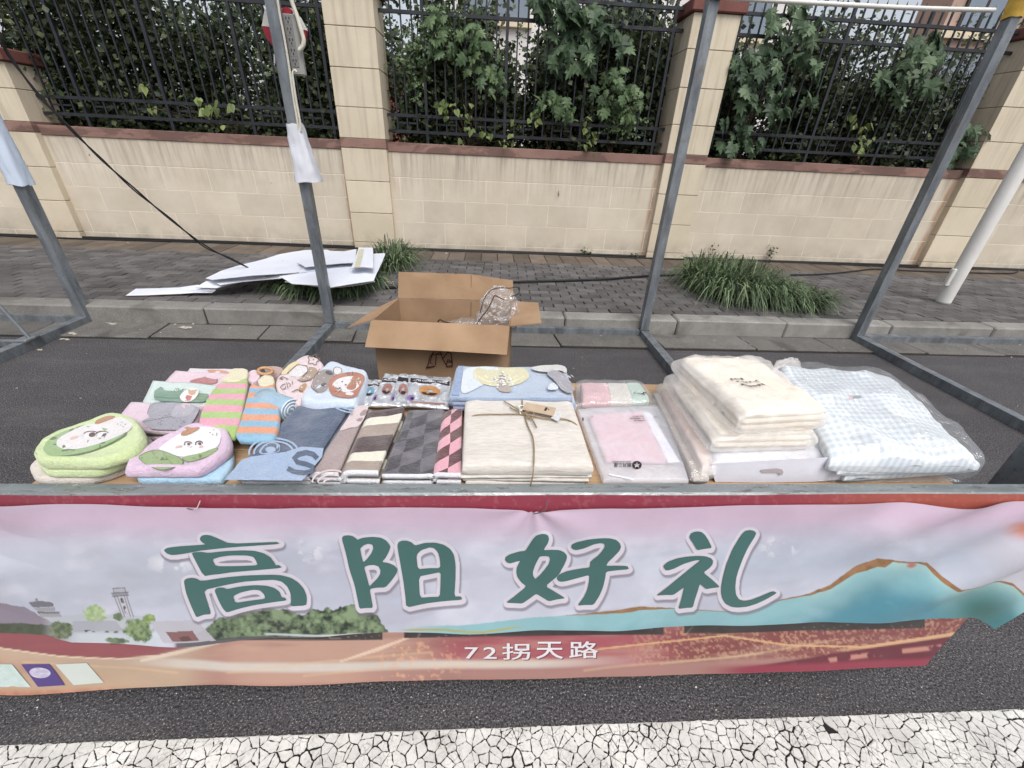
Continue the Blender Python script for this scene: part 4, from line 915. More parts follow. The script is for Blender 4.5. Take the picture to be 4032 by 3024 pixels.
def folded(name, label, quad, z0, z1, mats, layers=2, t=.009, start=1, nv=26, amp=.0025, seed=0, group=None, cat='towel', hem=.012, bow=0.0, parent=None):
    """towel folded lengthwise: a zig-zag section swept from front to back, its ends showing the layers"""
    qf = quadfn([Vector((p.x, p.y, 0)) for p in quad]); W = (qf(1, .5)-qf(0, .5)).length; H = z1-z0; gap = H/layers
    path = []; side = start
    for i in range(layers):
        h = gap*(i+.5); a, b = (gap*.5, W-gap*.5)
        xs_ = np.linspace(a, b, 14) if side > 0 else np.linspace(b, a, 14)
        path += [(x, h+.0006*math.sin(x*60+i)) for x in xs_]
        if i < layers-1:
            cx = b if side > 0 else a; sg = 1 if side > 0 else -1
            for k in range(1, 7):
                an = -math.pi/2+math.pi*k/7; path.append((cx+sg*math.cos(an)*gap*.5, h+gap*.5+math.sin(an)*gap*.5))
        side = -side
    tt = min(t, gap*.92)/2; n = len(path); A, Bq = [], []
    for i in range(n):
        (x0, y0), (x1, y1) = path[max(i-1, 0)], path[min(i+1, n-1)]; L = math.hypot(x1-x0, y1-y0)+1e-9; nx, ny = -(y1-y0)/L*tt, (x1-x0)/L*tt
        A.append((path[i][0]+nx, path[i][1]+ny)); Bq.append((path[i][0]-nx, path[i][1]-ny))
    ring = A+Bq[::-1]; m = len(ring); vs = []; uv = []
    vv = [0, hem*.4, hem]+list(np.linspace(hem, 1, nv))[1:]
    for v in vv:
        for (x, h) in ring:
            u = x/W; p = qf(u, v); hh = h/H
            end = 1-.35*max(0, 1-v/.03)*(1-hh)*0
            vs.append((p.x, p.y, z0+h*end+hh*disp(p.x, p.y, seed, amp)+hh*bow*math.sin(math.pi*v))); uv.append((u, v))
    fs = []; fm = []
    for j in range(len(vv)-1):
        for k in range(m): fs.append((j*m+k, j*m+(k+1) % m, (j+1)*m+(k+1) % m, (j+1)*m+k)); fm.append(1 if j < 2 else 0)
    o_ = (len(vv)-1)*m
    for i in range(n-1):
        fs.append((i, m-1-i, m-2-i, i+1)); fm.append(1); fs.append((o_+i+1, o_+m-2-i, o_+m-1-i, o_+i)); fm.append(0)
    mm = mats if isinstance(mats, list) else [mats, mats]
    o = obj(name, vs, fs, mm, parent, True, uv=uv, fmat=fm)
    if label: tag(o, label, cat, group)
    o['_'] = 0; del o['_']
    return o, (lambda x, y, o2=.0015: Vector((x, y, z1+o2+disp(x, y, seed, amp)+bow*0)))
def pxmap(conv, z, top):
    def f(x, y):
        p = G(conv(x, y), z); return top(p.x, p.y)
    return f
def strip(pts, w, closed=False):
    """polygon of a stroked line"""
    n = len(pts); A, B_ = [], []
    for i in range(n):
        a = pts[(i-1) % n] if closed else pts[max(i-1, 0)]; b = pts[(i+1) % n] if closed else pts[min(i+1, n-1)]
        L = math.hypot(b[0]-a[0], b[1]-a[1])+1e-9; nx, ny = -(b[1]-a[1])/L*w/2, (b[0]-a[0])/L*w/2
        A.append((pts[i][0]+nx, pts[i][1]+ny)); B_.append((pts[i][0]-nx, pts[i][1]-ny))
    return [A, B_[::-1]] if closed else [A+B_[::-1]]
def ell(cx, cy, rx, ry, n=20, rot=0.): return [(cx+rx*math.cos(a)*math.cos(rot)-ry*math.sin(a)*math.sin(rot), cy+rx*math.cos(a)*math.sin(rot)+ry*math.sin(a)*math.cos(rot)) for a in (2*math.pi*k/n for k in range(n))]
def arc(cx, cy, rx, ry, a0, a1, n=14): return [(cx+rx*math.cos(R(a0+(a1-a0)*k/n)), cy+ry*math.sin(R(a0+(a1-a0)*k/n))) for k in range(n+1)]
def pm(name, *c): return terry('print_'+name, rgb(*c))
_dn = {}
def put(parent, f, m, *loops, name='print', sm=0, step=None, lift=None):
    """print on an item; each call lies a hair above the one before"""
    L = [chaikin(l, 2) if sm else l for l in loops]
    _dn[parent.name] = _dn.get(parent.name, 0)+1; e = .00013*_dn[parent.name]
    return decal(name, L, lambda a, b: f(a, b)+Vector((0, 0, e)), m, parent, step)
def pad(name, label, conv, outline, z0, z1, m, axis=None, seed=0, rim=.86, rimh=.0, amp=.003, cat='mat', group=None, N=110, parent=None, sm=2):
    """soft pad: a rounded slab over any outline"""
    o2 = chaikin(outline, sm); P = [G2(conv(*p), z1) for p in o2]
    d = [0]
    for i in range(len(P)): d.append(d[-1]+(P[(i+1) % len(P)]-P[i]).length)
    pts = []; L = d[-1]; i = 0
    for k in range(N):
        s = L*k/N
        while d[i+1] < s: i += 1
        pts.append(P[i].lerp(P[(i+1) % len(P)], (s-d[i])/(d[i+1]-d[i]+1e-9)))
    c = sum(pts, Vector())/N; H = z1-z0; vs = []; uv = []
    rings = [(.90, 0.), (.965, .06), (.995, .25), (1., .5), (.995, .72), (.97, .9), (.93, 1+rimh), (rim, 1.0+rimh*.6), (rim-.08, 1.0-rimh*.1), (.66, 1.), (.54, 1.), (.42, 1.), (.3, 1.), (.18, 1.), (.08, 1.)]
    for sc, h in rings:
        for p in pts:
            wq = 1+(.016*nz(p.x*16, p.y*16, seed+h*2)+.010*nz(p.x*45, p.y*45, h*5)) if sc > .9 else 1; q = c+(p-c)*sc*wq; q.y = max(q.y, YMIN-.002); vs.append((q.x, q.y, z0+H*h+(disp(q.x, q.y, seed, amp) if h > .4 else 0)+(.0022*nz(p.x*30, p.y*30, seed+9) if sc > .9 and h > .1 else 0)))
    n = len(rings); vs.append((c.x, c.y, z1+disp(c.x, c.y, seed, amp)))
    fs = [(r*N+k, r*N+(k+1) % N, (r+1)*N+(k+1) % N, (r+1)*N+k) for r in range(n-1) for k in range(N)]
    fs += [((n-1)*N+k, (n-1)*N+(k+1) % N, n*N) for k in range(N)]
    if axis:
        a, b = G(conv(*axis[0]), z1), G(conv(*axis[1]), z1); ab = b-a
        uv = [(0.5, (v[1]-a.y+.12*(v[0]-a.x)*0)/ab.y) for v in vs]
    else: uv = None
    o = obj(name, vs, fs, m, parent, True, uv=uv)
    if label: tag(o, label, cat, group)
    return o, (lambda x, y, o2=.0016: Vector((x, y, z1+o2+disp(x, y, seed, amp))))
def puffy(name, label, quad, h, m, n=6., wr=.004, ws=9., seed=0, cat=None, group=None, parent=None, N=36, flat=0., crease=None, lift=.0):
    """pillow-like bag over a 3-D quad whose corners lie at the bag's mid height"""
    qf = quadfn(quad); vs = []; uv = []; g = [math.copysign(1-(1-abs(t))**1.7, t) for t in np.linspace(-1, 1, N)]
    def top(u, v, s=1):
        e = max(0., (1-abs(2*u-1)**n))**(1/n)*max(0., (1-abs(2*v-1)**n))**(1/n); p = qf(u, v); k = h/2*e
        wv = wr*e**.3*(1-2*abs(nz(p.x*ws, p.y*ws*.8, seed))**.6)+wr*.5*nz(p.x*ws*3, p.y*ws*3, seed+7)
        return p+Vector((0, 0, s*k+(wv if s > 0 else 0)))
    for s in (1, -1):
        for b in g:
            for a in g:
                u, v = (a+1)/2, (b+1)/2; vs.append(top(u, v, s)); uv.append((u, v))
    fs = []
    for s in (0, 1):
        o_ = s*N*N
        for j in range(N-1):
            for i in range(N-1):
                f = (o_+j*N+i, o_+j*N+i+1, o_+(j+1)*N+i+1, o_+(j+1)*N+i); fs.append(f if s == 0 else f[::-1])
    o = obj(name, vs, fs, m, parent, True, uv=uv)
    if label: tag(o, label, cat, group)
    return o, top
def film(name, alpha, rough=.22, col=(.9, .92, .95, 1), bump=.5, bs=14):
    t = NT(name); v = t.coord(); t.fin(col, rough, .6)
    f = t.noise(v, bs, 4, .6, .6); t.bump(f, bump, .01)
    t.l(t.grey(t.noise(v, bs*1.7, 4, .6, .8), .3, .75, alpha*.8, min(1., alpha*1.25)), t.b.inputs['Alpha']); return t.m
def clearfilm(name, fac=.14, rough=.06, bs=18, haze=.05):
    """thin clear polythene: transparent, with glossy creases and a trace of haze"""
    t = NT(name); v = t.coord(); h = t.noise(v, bs, 5, .65, 1.4); bp = t.n('ShaderNodeBump'); bp.inputs['Strength'].default_value = 1.; bp.inputs['Distance'].default_value = .012; t.l(h, bp.inputs['Height'])
    tr = t.n('ShaderNodeBsdfTransparent'); gl = t.n('ShaderNodeBsdfGlossy'); gl.inputs['Roughness'].default_value = rough; t.l(bp.outputs[0], gl.inputs['Normal']); df = t.n('ShaderNodeBsdfDiffuse'); df.inputs[0].default_value = (.9, .92, .94, 1)
    a = t.n('ShaderNodeMixShader'); b = t.n('ShaderNodeMixShader'); t.l(t.grey(h, .35, .7, fac*.5, fac*1.6), a.inputs[0]); t.l(tr.outputs[0], a.inputs[1]); t.l(gl.outputs[0], a.inputs[2])
    b.inputs[0].default_value = haze; t.l(a.outputs[0], b.inputs[1]); t.l(df.outputs[0], b.inputs[2]); t.l(b.outputs[0], t.out.inputs[0]); return t.m
M_FILM = clearfilm('clear_film'); M_FROST = film('frosted_film', .62, .32, (.86, .88, .93, 1), .35, 12); M_MILK = film('milky_film', .40, .24, (.95, .93, .90, 1), .35, 8)
def Q(conv, z, *pts):
    zs = z if isinstance(z, (list, tuple)) else [z]*4
    return [G2(conv(*p), TZ+zz) for p, zz in zip(pts, zs)]

# ---- avocado mats
mgt = terry('terry_lime', rgb(202, 217, 164)); mcr = terry('terry_cream', rgb(214, 204, 194)); mpk = terry('terry_lilac', rgb(216, 190, 212)); mbl = terry('terry_sky', rgb(170, 206, 228))
pGRN = pm('avocado_green', 146, 176, 120); pDGR = pm('avocado_edge', 88, 112, 64); pWHT = pm('soft_white', 226, 222, 222); pBRN = pm('tan_brown', 176, 128, 92)
pDKB = pm('dark_brown', 84, 54, 54); pBLS = pm('blush', 222, 186, 178); pGR2 = pm('leaf_green', 142, 164, 112)
o, _ = pad('avocado_mat', 'cream plush mat at the bottom of the left avocado stack', D1, [(15, 1200), (60, 1130), (300, 1000), (900, 850), (1180, 880), (1245, 950), (1200, 1060), (1000, 1180), (750, 1290), (400, 1345), (100, 1335)], TZ, TZ+.02, mcr, group='avocado mats')
o, _ = pad('avocado_mat', 'lime green plush mat in the middle of the left avocado stack', D1, [(75, 1130), (180, 1000), (500, 860), (850, 740), (1080, 790), (1185, 900), (1175, 1000), (980, 1130), (760, 1220), (480, 1280), (200, 1250)], TZ+.0205, TZ+.041, mgt, seed=3, group='avocado mats')
av, at_ = pad('avocado_mat', 'lime green plush mat with a big-eyed avocado face, top of the left stack', D1,
        [(65, 1060), (90, 1010), (160, 930), (300, 860), (480, 800), (680, 730), (800, 680), (900, 675), (1000, 700), (1080, 740), (1130, 800), (1165, 900), (1150, 960), (1060, 1040), (950, 1085), (750, 1150), (500, 1190), (300, 1185), (150, 1150), (90, 1110)], TZ+.0415, TZ+.064, mgt, seed=5, rimh=.16, rim=.84, group='avocado mats')
f = pxmap(D1, TZ+.064, at_)
put(av, f, pDGR, [(98, 1062), (185, 932), (320, 848), (600, 782), (980, 868), (992, 885), (975, 918), (800, 1008), (600, 1080), (400, 1116), (195, 1124), (120, 1098)], sm=1, step=40)
put(av, f, pGRN, [(118, 1060), (200, 942), (330, 862), (600, 794), (960, 880), (965, 905), (800, 996), (600, 1066), (400, 1102), (200, 1110), (136, 1090)], sm=1, step=40)
put(av, f, pWHT, [(300, 985), (330, 930), (440, 870), (600, 790), (690, 788), (880, 725), (980, 732), (1050, 790), (1025, 855), (960, 892), (800, 962), (560, 1032), (400, 1047), (330, 1022)], sm=1, step=40)
put(av, f, pBRN, [(668, 792), (690, 755), (760, 735), (800, 703), (822, 698), (826, 714), (882, 720), (860, 745), (800, 765), (720, 797)], sm=1)
put(av, f, pBLS, ell(478, 930, 44, 16, 16, -.3), name='cheek')
for cx, s in ((640, 1), (752, .9)):
    put(av, f, pm('eye_white', 236, 234, 236), ell(cx, 893, 66*s, 26*s, 20, -.35), name='eye'); put(av, f, pDKB, ell(cx+12, 898, 34*s, 22*s, 16, -.3), name='pupil')
    put(av, f, pDKB, *strip(arc(cx, 893, 68*s, 28*s, 180, 340), 9), name='eyelash')
for dx, dy in ((900, 800), (940, 780), (930, 812), (975, 806), (955, 830)): put(av, f, pm('dot_grey', 120, 128, 110), ell(dx, dy, 8, 4, 8))
put(av, f, pDGR, *strip([(360, 1060), (420, 1048), (490, 1052)], 8), name='stitch')
o, _ = pad('avocado_mat', 'pale blue plush mat under the lilac avocado mat', D1, [(1150, 1335), (1640, 1345), (1850, 1345), (1970, 1250), (2020, 1120), (2000, 1000), (1800, 950), (1300, 1000), (1100, 1150), (1040, 1290)], TZ, TZ+.02, mbl, seed=8, group='avocado mats')
ap, ap_ = pad('avocado_mat', 'lilac plush mat with a sleepy avocado face, right of the lime one', D1,
        [(930, 1250), (950, 1180), (1000, 1120), (1150, 1020), (1300, 930), (1450, 860), (1560, 800), (1650, 778), (1780, 790), (1900, 795), (1965, 830), (1990, 900), (2000, 970), (1960, 1040), (1880, 1100), (1750, 1180), (1600, 1250), (1400, 1310), (1200, 1345), (1050, 1340), (950, 1310)], TZ+.0205, TZ+.046, mpk, seed=9, rimh=.16, rim=.84, group='avocado mats')
f = pxmap(D1, TZ+.046, ap_)
put(ap, f, pm('bright_white', 236, 236, 240), [(1270, 1040), (1400, 950), (1500, 895), (1560, 845), (1700, 818), (1885, 845), (1900, 920), (1875, 1022), (1700, 1092), (1500, 1118), (1380, 1066)], sm=1, step=40)
for P_ in ([(1088, 1118), (1130, 1080), (1270, 1033), (1380, 1068), (1500, 1115), (1550, 1168), (1480, 1205), (1350, 1245), (1250, 1230), (1140, 1165)], [(1500, 1113), (1700, 1078), (1875, 1014), (1862, 1062), (1750, 1124), (1548, 1170)]):
    put(ap, f, pDGR, P_, step=40, sm=1); cxx = sum(p[0] for p in P_)/len(P_); cyy = sum(p[1] for p in P_)/len(P_)
    put(ap, f, pGR2, [(cxx+(a-cxx)*.955, cyy+(b-cyy)*.93) for a, b in P_], step=40, sm=1)
for x0 in (1230, 1330): put(ap, f, pm('leaf_seam', 118, 140, 92), *strip([(x0, 1060), (x0+40, 1120), (x0+110, 1200)], 7), name='seam')
put(ap, f, pBRN, [(1503, 908), (1528, 872), (1575, 858), (1540, 838), (1560, 822), (1610, 840), (1694, 825), (1694, 850), (1640, 884), (1540, 922)], sm=1)
for cx in (1580, 1688):
    put(ap, f, pDKB, *strip(arc(cx, 992, 36, 24, 150, 350), 10), name='eyelash'); put(ap, f, pDKB, ell(cx+6, 992, 16, 14, 12), name='pupil')
put(ap, f, pBLS, ell(1490, 1020, 34, 11, 14, -.25), name='cheek'); put(ap, f, pBLS, ell(1705, 1020, 24, 9, 14, -.25), name='cheek'); put(ap, f, pBLS, *strip([(1580, 1020), (1600, 1026), (1620, 1018)], 7), name='mouth')
for dx, dy in ((1830, 862), (1795, 890), (1860, 895), (1820, 908), (1858, 912)): put(ap, f, pm('dot_grey', 120, 128, 110), ell(dx, dy, 8, 5, 8))

# ---- children's towels at the back left
GT = 'animal towels laid in a row'
def tw(nm, lab, conv, z0, z1, pts, m, **kw):
    q = [G2(conv(*p), TZ+z1) for p in pts]; o, t_ = folded(nm, lab, q, TZ+z0, TZ+z1, m, **kw); return o, pxmap(conv, TZ+z1, t_)
hemw = terry('hem_white', rgb(228, 228, 232))
o, f = tw('animal_towel', 'white towel edge with an orange animal print, farthest of the left row', D1, 0, .018, ((1500, 330), (2010, 330), (2010, 252), (1580, 250)), [terry('terry_offwhite', rgb(222, 214, 218)), hemw], seed=11, group=GT)
put(o, f, pm('orange_print', 206, 146, 118), [(1745, 262), (1960, 270), (1990, 312), (1850, 300), (1780, 288)], sm=1); put(o, f, pWHT, ell(1860, 288, 30, 9), name='print')
o, f = tw('animal_towel', 'pale pink towel with a reddish round animal, third of the left row', D1, 0, .024, ((1300, 392), (1980, 420), (2040, 300), (1435, 265)), [terry('terry_pink', rgb(226, 202, 212)), hemw], seed=12, group=GT)
put(o, f, pm('berry', 178, 112, 114), [(1570, 387), (1640, 352), (1720, 340), (1735, 328), (1760, 342), (1840, 362), (1870, 350), (1850, 402), (1700, 404)], sm=1)
for a, b in ((1650, 375), (1760, 365), (1700, 390)): put(o, f, pDKB, ell(a, b, 6, 4, 8), name='freckle')
o, f = tw('animal_towel', 'mint towel with a green crocodile, second of the left row', D1, 0, .030, ((1100, 572), (1790, 600), (1880, 405), (1205, 355)), [terry('terry_mint', rgb(206, 222, 218)), hemw], seed=13, group=GT)
put(o, f, pm('croc_green', 116, 150, 130), [(1245, 520), (1250, 470), (1285, 445), (1308, 430), (1330, 436), (1340, 465), (1440, 475), (1455, 447), (1488, 448), (1500, 472), (1530, 452), (1560, 455), (1572, 480), (1770, 500), (1765, 562), (1700, 582), (1500, 577), (1300, 567), (1250, 546)], step=60)
for cx, cy in ((1467, 466), (1550, 473)): put(o, f, pWHT, ell(cx, cy, 16, 12), name='eye'); put(o, f, pDKB, ell(cx+2, cy, 7, 6), name='pupil')
put(o, f, pm('croc_line', 78, 106, 92), *strip([(1250, 530), (1340, 540), (1460, 545), (1500, 535)], 6), name='mouth')
for k in range(12): put(o, f, pm('croc_scale', 146, 168, 110), ell(1650+(k % 6)*20, 520+(k//6)*28, 7, 6, 8), name='scale')
put(o, f, pm('sticker_white', 238, 234, 232), [(1492, 545), (1520, 500), (1585, 455), (1640, 444), (1690, 478), (1672, 525), (1622, 576), (1540, 588)], sm=1, name='sticker')
put(o, f, pm('sticker_tan', 206, 170, 136), ell(1618, 496, 36, 26), name='sticker_head'); put(o, f, pm('sticker_red', 190, 104, 104), [(1545, 555), (1570, 520), (1620, 530), (1600, 570), (1555, 578)], name='sticker_body')
put(o, f, pm('sticker_tan', 206, 170, 136), ell(1588, 474, 11, 9), name='ear'); put(o, f, pm('sticker_tan', 206, 170, 136), ell(1655, 476, 11, 9), name='ear')
o, f = tw('animal_towel', 'pink towel with a grey elephant, nearest of the left row', D1, 0, .036, ((780, 800), (1560, 880), (1710, 592), (985, 560)), [terry('terry_rose', rgb(224, 200, 214)), terry('terry_mauvegrey', rgb(176, 160, 168))], seed=14, group=GT)
pGY = pm('elephant_grey', 158, 156, 168); pGL = pm('elephant_line', 112, 110, 124)
put(o, f, pGY, [(1180, 690), (1210, 612), (1270, 588), (1420, 583), (1520, 590), (1690, 632), (1670, 690), (1620, 770), (1540, 850), (1300, 850), (1210, 838), (1130, 755), (1210, 725)], step=60)
put(o, f, pGL, *strip([(1180, 690), (1210, 612), (1270, 588), (1420, 583)], 6), name='line'); put(o, f, pGL, *strip([(1130, 770), (1280, 745), (1420, 720)], 6), name='line')
put(o, f, pm('elephant_ear', 176, 174, 184), [(1405, 715), (1430, 650), (1480, 590), (1640, 598), (1640, 650), (1590, 710), (1480, 730)], sm=1, name='ear'); put(o, f, pm('ear_pink', 224, 190, 196), [(1478, 690), (1500, 615), (1540, 590), (1612, 598), (1610, 645), (1560, 692)], sm=1, name='ear')
for k in range(26): put(o, f, pGL, ell(1230+random.random()*380, 700+random.random()*140, 6, 4, 7), name='freckle')

# ---- striped bath mitts
g_, p_ = rgb(166, 196, 116), rgb(226, 156, 176); b_, r_ = rgb(136, 180, 206), rgb(222, 152, 116); ck = rgb(226, 218, 190)
def stripes(cols, n, lead=None): return [((k/n), cols[k % 2]) for k in range(n)]
m1 = uvramp('mitt_green_pink', 1, stripes((g_, p_), 9), .004); m2 = uvramp('mitt_blue_orange', 1, stripes((b_, r_), 11), .004)
pad('bath_mitt', 'green and pink striped bath mitt with a cream cuff', D1, [(1880, 362), (1960, 372), (2060, 372), (2120, 345), (2152, 345), (2150, 420), (2110, 620), (2060, 830), (1990, 905), (1960, 830), (1830, 800), (1672, 775), (1690, 680), (1730, 580), (1800, 460)], TZ+.034, TZ+.056, m1, axis=((2030, 345), (1850, 862)), seed=21, cat='mitt', sm=1, amp=.003)
c_ = bpy.data.objects['bath_mitt']
pad('cuff', None, D1, [(1985, 252), (2150, 247), (2158, 300), (2138, 350), (2060, 372), (1880, 364), (1960, 310)], TZ+.036, TZ+.055, terry('terry_cuff', rgb(224, 216, 186)), seed=22, parent=c_, sm=1)
o, _ = pad('bath_mitt', 'blue and orange striped bath mitt with a tied cream neck', D2, [(190, 345), (250, 362), (330, 372), (385, 345), (410, 400), (440, 500), (445, 620), (432, 740), (395, 830), (220, 840), (38, 836), (110, 650), (160, 460)], TZ+.034, TZ+.054, m2, axis=((290, 312), (225, 846)), seed=23, cat='mitt', sm=1, amp=.003)
pad('cuff', None, D2, [(290, 275), (390, 280), (402, 352), (330, 376), (240, 352)], TZ+.034, TZ+.056, terry('terry_cuff', rgb(224, 216, 186)), seed=24, parent=o, sm=1)
q = [G(D2(320+62*math.cos(a), 245+28*math.sin(a)), TZ+.05) for a in np.linspace(0, 6.283, 25)]
tag(MB().tube(q, .0045, 8).build('wooden_ring', mat('ring_wood', rgb(190, 150, 112), .5, .2, 30), None, True), 'tan wooden ring behind the blue and orange mitt', 'ring')
pad('plush_bundle', 'dusty pink soft bundle behind the wooden ring', D2, [(300, 215), (380, 202), (480, 212), (470, 260), (400, 300), (330, 260)], TZ, TZ+.03, terry('terry_dusty', rgb(190, 160, 152)), seed=26, cat='towel')
pad('plush_bundle', 'pale pink rumpled cloth between the two striped mitts', D2, [(150, 290), (190, 240), (260, 232), (280, 300), (210, 345), (160, 330)], TZ, TZ+.045, terry('terry_pink', rgb(226, 202, 212)), seed=27, cat='towel')

# ---- cartoon towels
pln = pm('outline', 104, 82, 74)
o, t_ = pad('cartoon_towel', 'pale pink towel with a flower and spotted animal, left of the lion towel', D2, [(400, 340), (430, 282), (530, 190), (600, 140), (690, 98), (770, 118), (845, 190), (800, 270), (720, 380), (640, 500), (600, 530), (520, 490), (420, 450)], TZ+.006, TZ+.052, terry('terry_blossom', rgb(226, 206, 208)), seed=31, cat='towel', group='cartoon towels', amp=.004)
f = pxmap(D2, TZ+.052, t_)
put(o, f, pm('butter', 224, 208, 164), [(440, 275), (530, 185), (600, 158), (628, 188), (520, 275)], sm=1); put(o, f, pWHT, [(512, 268), (600, 195), (685, 212), (692, 258), (640, 300), (560, 302)], sm=1)
put(o, f, pm('taupe', 166, 142, 122), [(690, 215), (762, 222), (782, 262), (722, 335), (640, 352), (600, 330), (650, 300), (700, 260)], sm=1)
put(o, f, pm('ochre', 176, 140, 96), [(612, 400), (660, 360), (690, 370), (660, 430), (615, 440)], sm=1)
for a, b in ((720, 250), (745, 275), (690, 300), (660, 320), (710, 310), (640, 400)): put(o, f, pWHT, ell(a, b, 7, 6, 8), name='spot')
put(o, f, pln, *strip([(742+46*math.cos(t/40*6.283)*(1+.2*math.cos(5*t/40*6.283)), 158+40*math.sin(t/40*6.283)*(1+.2*math.cos(5*t/40*6.283))) for t in range(40)], 6, True), name='flower'); put(o, f, pln, ell(742, 158, 7, 5, 8), name='flower_centre')
for L_ in ([(512, 268), (600, 195), (685, 212), (692, 258), (640, 300)], [(600, 330), (640, 352), (722, 335)], [(440, 320), (470, 300), (520, 330)], [(455, 400), (475, 378), (500, 372)], [(455, 400), (470, 420), (500, 410), (500, 395)], [(510, 360), (520, 410), (545, 385), (525, 362)], [(560, 350), (560, 380)], [(555, 440), (600, 420), (650, 440)]):
    put(o, f, pln, *strip(L_, 6), name='line')
put(o, f, pDKB, ell(463, 322, 12, 9), name='eye')
o, t_ = pad('cartoon_towel', 'pale blue towel with a brown-maned lion face', D2, [(612, 482), (700, 370), (800, 230), (860, 160), (920, 144), (1010, 190), (1130, 220), (1200, 238), (1216, 270), (1180, 380), (1130, 470), (1095, 512), (900, 508), (760, 520), (660, 500)], TZ+.006, TZ+.062, terry('terry_ice', rgb(206, 218, 234)), seed=32, cat='towel', group='cartoon towels', amp=.004)
f = pxmap(D2, TZ+.062, t_)
put(o, f, pm('warm_grey', 150, 140, 136), [(755, 300), (800, 240), (900, 240), (932, 290), (880, 362), (850, 425), (780, 445), (722, 402)], sm=1)
for a, b in ((790, 280), (850, 262), (830, 312), (780, 340), (800, 390), (845, 380), (760, 385)): put(o, f, pWHT, ell(a, b, 7, 5, 8), name='spot')
put(o, f, pm('coal', 74, 70, 78), ell(878, 272, 34, 14, 14, .3)); put(o, f, pm('coal', 74, 70, 78), ell(830, 372, 26, 12, 14, -.4))
put(o, f, pWHT, ell(952, 256, 34, 34), name='ear'); put(o, f, pln, *strip(arc(952, 256, 36, 36, 150, 380), 6), name='line')
put(o, f, pm('lion_mane', 172, 112, 88), [(866, 372), (895, 312), (960, 282), (1080, 265), (1180, 290), (1192, 332), (1152, 402), (1120, 475), (1050, 492), (920, 470), (880, 432)], sm=1, step=60)
put(o, f, pWHT, [(903, 376), (938, 330), (1040, 302), (1130, 306), (1162, 340), (1130, 402), (1060, 438), (960, 432), (908, 402)], sm=1, step=60, name='face')
for L_ in ([(935, 410), (975, 395)], [(930, 430), (978, 400)], [(955, 445), (985, 408)], [(1050, 268), (1060, 300)], [(1030, 275), (1046, 302)], [(1085, 268), (1080, 300)], [(722, 402), (755, 300), (800, 240)], [(780, 445), (722, 402)]): put(o, f, pln, *strip(L_, 6), name='line')
put(o, f, pWHT, ell(1055, 452, 36, 15), name='paw'); put(o, f, pDKB, ell(992, 350, 7, 6), name='eye'); put(o, f, pDKB, ell(1022, 376, 10, 6), name='nose')
for k in range(12): put(o, f, pm('spot_tan', 186, 160, 120), ell(1070+(k % 4)*22, 335+(k//4)*20, 6, 5, 7), name='spot')
# rolled towel
c0 = G(D2(545, 592), TZ+.033); ax = Vector((-.88, .46, 0)).normalized(); Rr = .031
rt_ = thing('rolled_towel', 'small blue towel rolled up with white edging, beside the big blue towel', 'towel', (c0.x, c0.y, TZ))
cyl = MB(); cyl.tube([c0+ax*d for d in (.0, .004, .03, .06, .1)], [Rr*.93, Rr, Rr*1.01, Rr, Rr*.98], 28); cyl.build('roll', terry('terry_teal', rgb(150, 182, 202)), rt_, True)
sp_ = []; e1 = Vector((ax.y, -ax.x, 0)); 
for k in range(90):
    a = k/90*6.283*3.3; r = Rr*(1-.88*k/90); sp_.append(c0-ax*.0005+(e1*math.cos(a)+Vector((0, 0, 1))*math.sin(a))*r)
MB().tube(sp_, .0021, 5).build('spiral_edge', terry('terry_white', rgb(226, 232, 240)), rt_, True)

# ---- foil towel packs
def foilmat():
    t = NT('foil'); v = t.coord(); n_ = t.noise(v, 45, 4, .7, 1.2); t.bump(n_, .9, .006)
    c = t.mix(t.grey(t.noise(v, 16, 3), .35, .7), rgb(190, 192, 196), rgb(236, 238, 240)); return t.fin(c, .22, .5, .6)
M_FOIL = foilmat(); pPUR = mat('print_purple', rgb(128, 104, 156), .3, .15, 60); pOR = mat('print_orange', rgb(176, 128, 82), .35, .2, 50); pBL2 = mat('print_blue', rgb(104, 148, 170), .35, .2, 50); pRED = mat('print_red', rgb(146, 106, 98), .35, .2, 50)
FP = [((1100, 545), (1295, 560), (1330, 330), (1185, 328), pBL2, 'leftmost, with a blue disc'), ((1228, 555), (1440, 560), (1495, 290), (1362, 272), pRED, 'second from left, with a red disc'),
      ((1395, 552), (1590, 560), (1600, 288), (1490, 272), pRED, 'third from left, mostly overlapped'), ((1548, 550), (1922, 582), (1942, 308), (1568, 282), pOR, 'rightmost, with an orange disc')]
